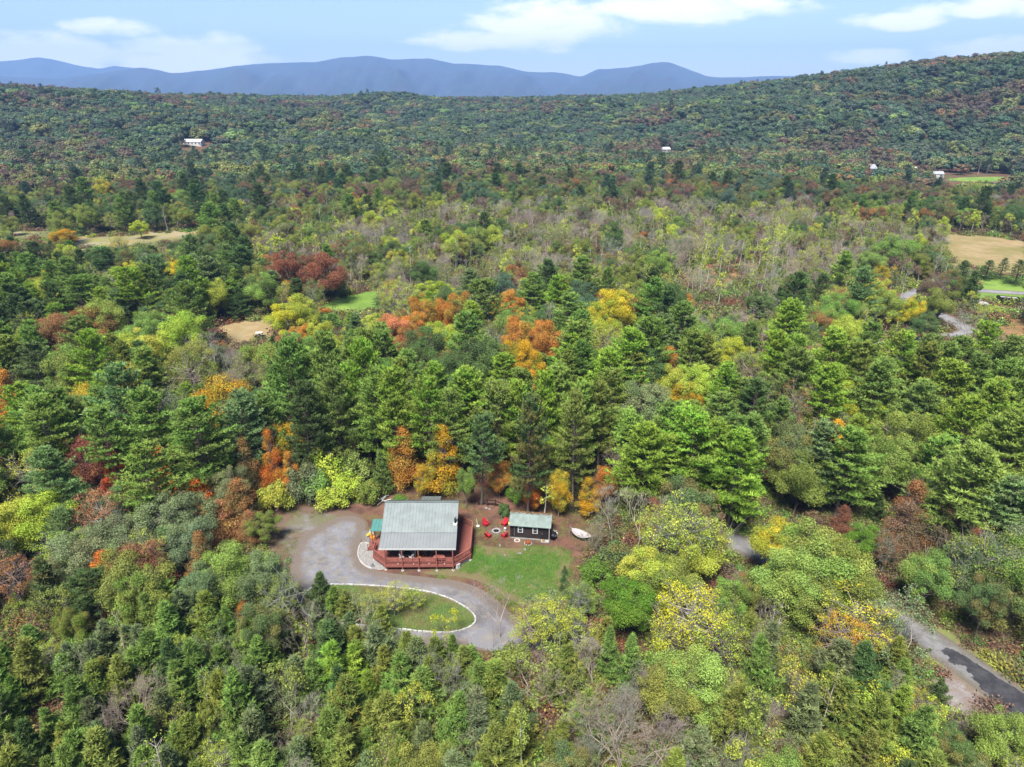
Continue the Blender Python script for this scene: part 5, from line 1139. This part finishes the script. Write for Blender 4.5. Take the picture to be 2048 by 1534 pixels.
for k in range(3): MB().tube([(.25 * math.cos(k * 2.1), .25 * math.sin(k * 2.1), .06), (-.2 * math.cos(k * 2.1 + .5), -.2 * math.sin(k * 2.1 + .5), .16)], .05, 6).build('log', M_DKWOOD, fp)
sp_ = thing('stump_table', 'pale cut stump used as a side table by the fire pit', 'stump', (-1.0, 83.45, .012)); MB().lathe([(.24, 0), (.21, .1), (.2, .42)], (0, 0, 0), 12).build('bark', mat('pale_bark', (.25, .22, .19), .9, var=.2), sp_); MB().lathe([(.19, 0), (.19, .012)], (0, 0, .421), 12).build('cut_face', M_WHITE, sp_)
us = thing('umbrella_stand', 'white pole leaning in a round base on the dirt', 'stand', (*G(956, 1052), .004)); MB().lathe([(.28, 0), (.26, .06), (.06, .1)], (0, 0, 0), 14).build('base', M_WHITE, us); MB().tube([(0, 0, .08), (-.25, .3, 1.0)], .03, 8).build('pole', M_WHITE, us)

# ---- dark shed
SRZ = math.radians(-7.5); SO = (2.52, 81.35, 0)
shd = thing('shed', 'small dark brown log shed with green metal roof and white windows', 'shed', SO, SRZ)
sw = MB()
for k in range(10):
    z = .26 + k * .215
    sw.tube([(-2.75, .12, z), (2.75, .12, z)], .112, 8); sw.tube([(-2.75, 2.75, z), (2.75, 2.75, z)], .112, 8)
    for x in (-2.72, 2.72): sw.tube([(x, .02, z), (x, 2.85, z)], .11, 8)
for k in range(4):
    z = 2.4 + k * .215; hw = max(.1, 1.3 * (1 - (z - 2.3) / 1.1) - .2)
    for x in (-2.72, 2.72): sw.tube([(x, 1.43 - hw, z), (x, 1.43 + hw, z)], .11, 8)
sw.build('wall', M_DKWOOD, shd, smooth=True)
MB().box((0, 1.43, .06), (5.7, 3.0, .14)).build('sill_beam', mat('weathered_sill', (.2, .19, .18), .9, var=.2), shd)
sr = slope('roof', -.32, 2.28, 1.43, 3.42, mat('faded_green_roof', (.085, .118, .108), .5, .15, .4, var=.18, vscale=1.5), .06, -2.95, 2.95, shd, .3, (0, 0, 0))
slope('rear_roof', 3.15, 2.28, 1.44, 3.415, M_TEAL, .06, -2.95, 2.95, shd, .3, (0, 0, 0))
rr = np.random.default_rng(3); n = 700; lx = rr.uniform(-2.9, 2.9, n); ly = 1.46 + rr.normal(0, .16, n); lz = 3.47 - np.abs(ly - 1.44) * .655
V, F = leaves(np.column_stack([lx, ly, lz + rr.uniform(0, .12, n)]), unit(rr.normal(0, .5, (n, 3)) + np.array([0, .3, 1])), rr.uniform(.08, .18, n), rr)
lo = bpy.data.objects.new('fallen_leaves', mesh_np('fallen_leaves', V, [F], [M_RUST])); COL.objects.link(lo); lo.parent = shd; lo['kind'] = 'stuff'
for x in (-1.35, .72):
    w = MB().box((x, -.02, 1.55), (.74, .09, 1.02)).build('window', M_WHITE, shd)
    for z in (1.34, 1.77): MB().box((x, -.065, z), (.48, .04, .34)).build('pane', M_GLASS, w)
d_ = MB().box((2.0, -.01, 1.12), (.8, .06, 1.85)).build('door', mat('black_door', (.012, .01, .01), .7), shd); MB().box((1.7, -.06, 1.1), (.05, .05, .14)).build('handle', M_STEEL, d_)
MB().box((-2.2, -.02, 1.1), (.05, .05, 1.3)).build('downpipe', M_GREYW, shd); MB().box((2.15, -.35, .12), (1.1, .6, .12)).build('step', M_CONC, shd); MB().beam((2.72, -.28, 0), (2.72, -.28, 2.26), .1, .1).build('porch_post', M_CONC, shd)
def sh(x, y, z=0.0): v = Matrix.Rotation(SRZ, 3, 'Z') @ Vector((x, y, z)); return (SO[0] + v.x, SO[1] + v.y, z)
bh = thing('birdhouse', 'yellow birdhouse on the side wall of the dark shed', 'birdhouse', sh(-2.95, .5, 1.75), SRZ); MB().box((0, 0, .16), (.24, .26, .3)).build('box', mat('yellow_paint', (.7, .42, .02), .6), bh); MB().slab((-.17, -.17, .33), (.17, -.17, .33), (.17, .17, .43), (-.17, .17, .43), .03).build('roof', mat('yellow_paint', (.7, .42, .02)), bh); MB().lathe([(.04, 0), (.04, .01)], (0, -.13, .18), 8).build('hole', M_BLACK, bh)
gl = thing('barrel_grill', 'black barrel grill standing against the shed end wall', 'grill', sh(3.3, .35), SRZ + 1.2); MB().tube([(-.45, 0, .75), (.45, 0, .75)], .32, 14).build('barrel', M_BLACK, gl, smooth=True)
for sx in (-.35, .35):
    for sy in (-.22, .22): MB().beam((sx, sy, 0), (sx, sy * .8, .6), .05, .05).build('leg', M_BLACK, gl)
MB().tube([(-.3, -.34, .8), (.3, -.34, .8)], .02, 6).build('handle', M_STEEL, gl)
patio_chair(sh(3.55, 1.3), SRZ - 1.2, M_WHITE, 'garden_chair', 'white garden chair behind the black barrel grill')
mums(sh(1.95, -.42, .18), .2, ((.5, .25, .1), (.1, .2, .05)), 'small potted plant on the dark shed step', M_BLACK)
pr_ = thing('planter_ring', 'white stone ring planter in front of the shed wall', 'planter', sh(-1.75, -.55)); 
for k in range(12): a = k * math.pi / 6; MB().blob((.36 * math.cos(a), .36 * math.sin(a), .05), (.10, .08, .08), k, 6, 4).build('stone', M_WHITE, pr_)
MB().lathe([(.3, 0), (.28, .05)], (0, 0, .01), 12).build('soil', M_BROWNW, pr_)
mums(sh(-.15, -1.0), .42, ((.42, .11, .03), (.34, .09, .04)), 'rust red flowers in a ring of white stones before the shed', M_BROWNW, 'flower_mound', .6)
for k in range(9):
    a = k * .7; p = sh(-.15, -1.0); tag(MB().blob((0, 0, .06), (.12, .1, .09), k + 40, 6, 4).build('border_stone', M_CONC, None, org=(-p[0] - .5 * math.cos(a), -p[1] - .5 * math.sin(a), 0)), 'small pale stone ringing the rust red flowers by the shed', 'stone', 'stones around the rust red flowers').location = (p[0] + .5 * math.cos(a), p[1] + .5 * math.sin(a), 0)
for o in list(COL.objects):
    if o.name.startswith('border_stone'):
        me = o.data; c = sum((v.co for v in me.vertices), Vector()) / len(me.vertices)
        for v in me.vertices: v.co -= Vector((c.x, c.y, 0))
# hammock on its stand
hA, hB = Vector((*G(1144, 1058, 1.0), 1.1)), Vector((*G(1181, 1073, 1.0), 1.0)); hm_c = (hA + hB) / 2
ham = thing('hammock', 'white cloth hammock strung up at the edge of the clearing', 'hammock', (hm_c.x, hm_c.y, 0)); hd = (hB - hA); hn_ = Vector((-hd.y, hd.x, 0)).normalized(); V = []; NU, NV = 14, 7
for i in range(NU + 1):
    u = i / NU; c = hA.lerp(hB, u); wdt = .08 + .75 * math.sin(math.pi * u) ** .6; sag = .5 * math.sin(math.pi * u)
    for j in range(NV + 1): v = j / NV * 2 - 1; p = c + hn_ * wdt * v; V.append((p.x - hm_c.x, p.y - hm_c.y, p.z - sag + .28 * v * v * math.sin(math.pi * u)))
Fh = [(i * (NV + 1) + j, i * (NV + 1) + j + 1, (i + 1) * (NV + 1) + j + 1, (i + 1) * (NV + 1) + j) for i in range(NU) for j in range(NV)]
b_ = MB(); b_._add(V, Fh); cl = b_.build('cloth', mat('white_canvas', (.30, .27, .27), .9, var=.08), ham, smooth=True); sm = cl.modifiers.new('thickness', 'SOLIDIFY'); sm.thickness = .02
for e in (hA, hB):
    o_ = (e - hm_c).normalized(); q = e + o_ * .35; MB().beam((q.x - hm_c.x, q.y - hm_c.y, 0), (q.x - hm_c.x, q.y - hm_c.y, 1.5), .1, .1).build('post', M_GREYW, ham); MB().tube([(q.x - hm_c.x, q.y - hm_c.y, 1.35), (e.x - hm_c.x, e.y - hm_c.y, e.z)], .015, 5).build('rope', M_WHITE, ham)
M_GREYST = mat('field_stone_grey', (.17, .16, .15), .9, var=.25, vscale=5)
# split rail fence at the wood edge
FP = [G(957, 1010), G(975, 1011), G(991, 1012), G(1005, 1018), G(1017, 1024)]
fe = thing('rail_fence', 'dark split rail fence at the wood edge behind the fire pit', 'fence', (*FP[2], 0))
for k, p in enumerate(FP): MB().beam((p[0] - FP[2][0], p[1] - FP[2][1], 0), (p[0] - FP[2][0], p[1] - FP[2][1], 1.15), .16, .16).build('post', M_DKWOOD, fe)
for p, q in zip(FP, FP[1:]):
    for z in (.45, .9): MB().beam((p[0] - FP[2][0], p[1] - FP[2][1], z), (q[0] - FP[2][0], q[1] - FP[2][1], z + .03), .1, .12).build('rail', M_DKWOOD, fe)
bp_ = thing('board_pile', 'white boards dumped in a heap behind the cabin corner', 'boards', (*G(768, 1000, .2), 0))
for k in range(6): MB().box((R_.uniform(-.5, .6), R_.uniform(-.6, .6), .08 + .07 * k), (1.6, .14, .04), rz=R_.uniform(-1.2, 1.2), ry=R_.uniform(-.12, .12)).build('board', M_WHITE, bp_)
for k, (px, py) in enumerate(((972, 1017), (979, 1019), (1040, 1108), (1050, 1100), (1000, 1092), (1010, 1112))):
    x, y = G(px, py); o = MB().blob((0, 0, .1), (R_.uniform(.16, .3), R_.uniform(.14, .24), R_.uniform(.1, .16)), 60 + k, 10, 7, .3).build('field_stone', M_GREYST); o.location = (x, y, .004)
    tag(o, ('grey field stone lying below the split rail fence', 'pale field stone half sunk at the upper lawn edge')[k > 1], 'stone', ('stones below the rail fence', 'stones along the lawn edge')[k > 1])

# ---- things farther off
def GT(px, py, lift=0.0):
    dx, dy, dz = ray(px, py); t = 20.0
    while t < 2500:
        if CAM_H + dz * t < float(terrain(dx * t, dy * t)) + lift: break
        t += 2.0
    return dx * t, dy * t, float(terrain(dx * t, dy * t))
tr = thing('dump_trailer', 'long black open trailer with pale load parked by the lane', 'trailer', (*G(2014, 605), 0), math.radians(-24))
MB().box((0, 0, .75), (5.6, 2.2, .14)).build('bed', M_BLACK, tr)
for s in (-1, 1): MB().box((0, s * 1.1, 1.25), (5.6, .08, .95)).build('side', M_BLACK, tr); MB().box((s * 2.78, 0, 1.25), (.08, 2.12, .95)).build('end', M_BLACK, tr)
for x in (-.55, .55):
    for s in (-1, 1): MB().tube([(x, s * 1.16, .38), (x, s * 1.36, .38)], .38, 14).build('wheel', M_BLACK, tr)
MB().beam((2.8, 0, .7), (4.0, 0, .5), .12, .12).build('drawbar', M_BLACK, tr)
ld = MB()
for k in range(3): ld.box((-1.4 + 1.5 * k, .1 * (k - 1), 1.35), (1.3, 1.5, .55), rz=.1 * k)
for k in range(3): MB().box((-1.4 + 1.5 * k, .1 * (k - 1), 1.35), (1.3, 1.5, .55), rz=.1 * k).build('load', M_CONC, tr)
for k, (px, py, r) in enumerate(((1965, 613, 1.5), (1948, 592, .9), (1956, 604, .8), (2040, 620, 1.0))):
    x, y = G(px, py); o = MB().blob((0, 0, r * .4), (r, r * .7, r * .6), 80 + k, 10, 7, .25).build('boulder', M_CONC); o.location = (x, y, 0)
    tag(o, ('large pale boulder below the lane near the black trailer', 'low pale boulder at the lane edge by dark spruces', 'mid-sized pale boulder between the lane and the largest boulder', 'grey boulder in the weeds beyond the black trailer')[k], 'boulder')
uv = thing('utility_vehicle', 'small dark utility vehicle with pale roof in the dry meadow', 'vehicle', (*G(521, 678), 0), .2)
MB().box((0, 0, .62), (2.7, 1.35, .5)).build('body', M_BLACK, uv); MB().box((-.15, 0, 1.75), (1.7, 1.35, .07)).build('roof', M_WHITE, uv)
for sx in (-.9, .65):
    for s in (-.6, .6): MB().beam((sx, s, .86), (sx * .95, s, 1.72), .06, .06).build('roof_post', M_BLACK, uv)
for sx in (-.9, .9):
    for s in (-1, 1): MB().tube([(sx, s * .5, .33), (sx, s * .72, .33)], .33, 12).build('wheel', M_BLACK, uv)
MB().box((-.2, 0, 1.0), (.5, 1.2, .5)).build('seat', M_GREYW, uv)
cn = thing('canoe', 'dark teal overturned canoe under the trees beside the drive', 'canoe', (*G(503, 1219, .3), 0), -.15); mb = MB(); vs = []
for i in range(11):
    u = i / 10 * 2 - 1; w = .42 * (1 - u * u) ** .6 + .01
    for j in range(7): a = math.pi * j / 6; vs.append((u * 2.2, w * math.cos(a), .06 + .36 * (1 - .25 * u * u) * math.sin(a) * (.25 + .75 * (1 - u * u) ** .5)))
mb._add(vs, [(i * 7 + j, i * 7 + j + 1, (i + 1) * 7 + j + 1, (i + 1) * 7 + j) for i in range(10) for j in range(6)]); mb.build('hull', mat('teal_hull', (.03, .10, .10), .4), cn, smooth=True); MB().tube([(-2.2, 0, .09), (0, 0, .44), (2.2, 0, .09)], .025, 6).build('keel', M_BLACK, cn)
def house(px, py, w, dpt, h, rise, rz, wallm, roofm, label, nwin=3, name='house'):
    x, y, z = GT(px, py); t = thing(name, label, 'house', (x, y, z - .1), rz)
    MB().prism([(-w / 2, 0), (w / 2, 0), (w / 2, dpt), (-w / 2, dpt)], -1.0, h).build('wall', wallm, t)
    for s in (-1, 1):
        g_ = MB(); g_._add([(s * (w / 2 - .01), 0, h), (s * (w / 2 - .01), dpt, h), (s * (w / 2 - .01), dpt / 2, h + rise), (s * (w / 2 - .2), 0, h), (s * (w / 2 - .2), dpt, h), (s * (w / 2 - .2), dpt / 2, h + rise)], [(0, 1, 2), (5, 4, 3), (0, 3, 4, 1), (1, 4, 5, 2), (2, 5, 3, 0)]); g_.build('gable', wallm, t)
    e = .35
    rf = MB().slab((-w / 2 - e, -e, h - e * 2 * rise / dpt + .1), (w / 2 + e, -e, h - e * 2 * rise / dpt + .1), (w / 2 + e, dpt / 2, h + rise + .1), (-w / 2 - e, dpt / 2, h + rise + .1), .14).build('roof', roofm, t)
    MB().slab((-w / 2 - e, dpt + e, h - e * 2 * rise / dpt + .1), (w / 2 + e, dpt + e, h - e * 2 * rise / dpt + .1), (w / 2 + e, dpt / 2 + .01, h + rise + .1), (-w / 2 - e, dpt / 2 + .01, h + rise + .1), .14).build('rear_roof', roofm, t)
    MB().box((w * .25, dpt * .62, h + rise), (.6, .6, 1.6)).build('chimney', mat('brick_red', (.25, .1, .07), .9), rf)
    for k in range(nwin):
        wx = -w / 2 + w * (k + .5) / nwin; f = MB().box((wx, -.03, h * .58), (1.3, .1, 1.5)).build('window', M_WHITE, t); MB().box((wx, -.09, h * .58), (1.05, .04, 1.25)).build('pane', M_GLASS, f)
    dd = MB().box((w / 2 - .9, -.03, 1.05), (.95, .1, 2.1)).build('door', M_GREYW, t); MB().box((w / 2 - 1.25, -.1, 1.05), (.06, .05, .15)).build('handle', M_STEEL, dd)
M_GREYR = mat('pale_grey_roof', (.25, .26, .28), .6, var=.1); M_DKR = mat('dark_shingles', (.08, .08, .085), .9)
house(1742, 349, 9, 7, 4.6, 2.6, .25, M_WHITE, M_GREYR, 'white gabled house half hidden in trees below the hill')
house(1875, 356, 8, 6, 3.0, 1.6, -.1, M_WHITE, M_GREYR, 'small white house at the edge of the far green lawn', 2)
house(1830, 345, 7, 5, 2.8, 1.2, .1, M_WHITE, M_WHITE, 'low white outbuilding among trees between two white houses', 2, 'outbuilding')
house(1330, 305, 12, 7, 3.2, 1.8, .3, M_GREYR, M_WHITE, 'pale low house in the trees at the foot of the valley', 3)
house(385, 292, 17, 8, 3.6, 2.0, -.08, M_WHITE, M_WHITE, 'long white farm building alone in the far left woods'.replace(' left', ''), 5, 'barn')
x, y, z = GT(1866, 357); up = thing('utility_pole', 'thin grey utility pole beside the small white house', 'pole', (x, y, z)); MB().tube([(0, 0, -.5), (0, 0, 9.5)], [.16, .11], 8).build('pole', M_GREYW, up); MB().beam((-1.1, 0, 8.8), (1.1, 0, 8.8), .1, .12).build('crossarm', M_GREYW, up)
for px in (-1,): 
    x, y = G(2040, 560); fpst = thing('marker_post', 'white marker post standing in the roadside lawn', 'post', (x, y, 0)); MB().tube([(0, 0, 0), (0, 0, 1.9)], .09, 8).build('post', M_WHITE, fpst); MB().box((0, -.1, 1.7), (.4, .03, .3)).build('plate', M_WHITE, fpst)
sheet('far_lawn', smooth_poly(g_poly([(1888, 357), (1960, 353), (2060, 354), (2250, 360), (2250, 372), (2050, 364), (1900, 363)]), 2), .006, M_GREENF, 8)
# ------------------------------------------------------------------ haze
hz = MB().box((0, 100, 390), (26600, 26600, 840)).build('haze', mat('haze_air', (1, 1, 1)))
hz['kind'] = 'stuff'
hm = MATS['haze_air']; hn = NT(hm.node_tree); hn.n.clear()
pv = hn.new('ShaderNodeVolumePrincipled'); pv.inputs['Color'].default_value = (.29, .50, .95, 1); pv.inputs['Density'].default_value = 0.000105; pv.inputs['Anisotropy'].default_value = 0.0
ho = hn.new('ShaderNodeOutputMaterial'); hn.l.new(pv.outputs[0], ho.inputs['Volume'])
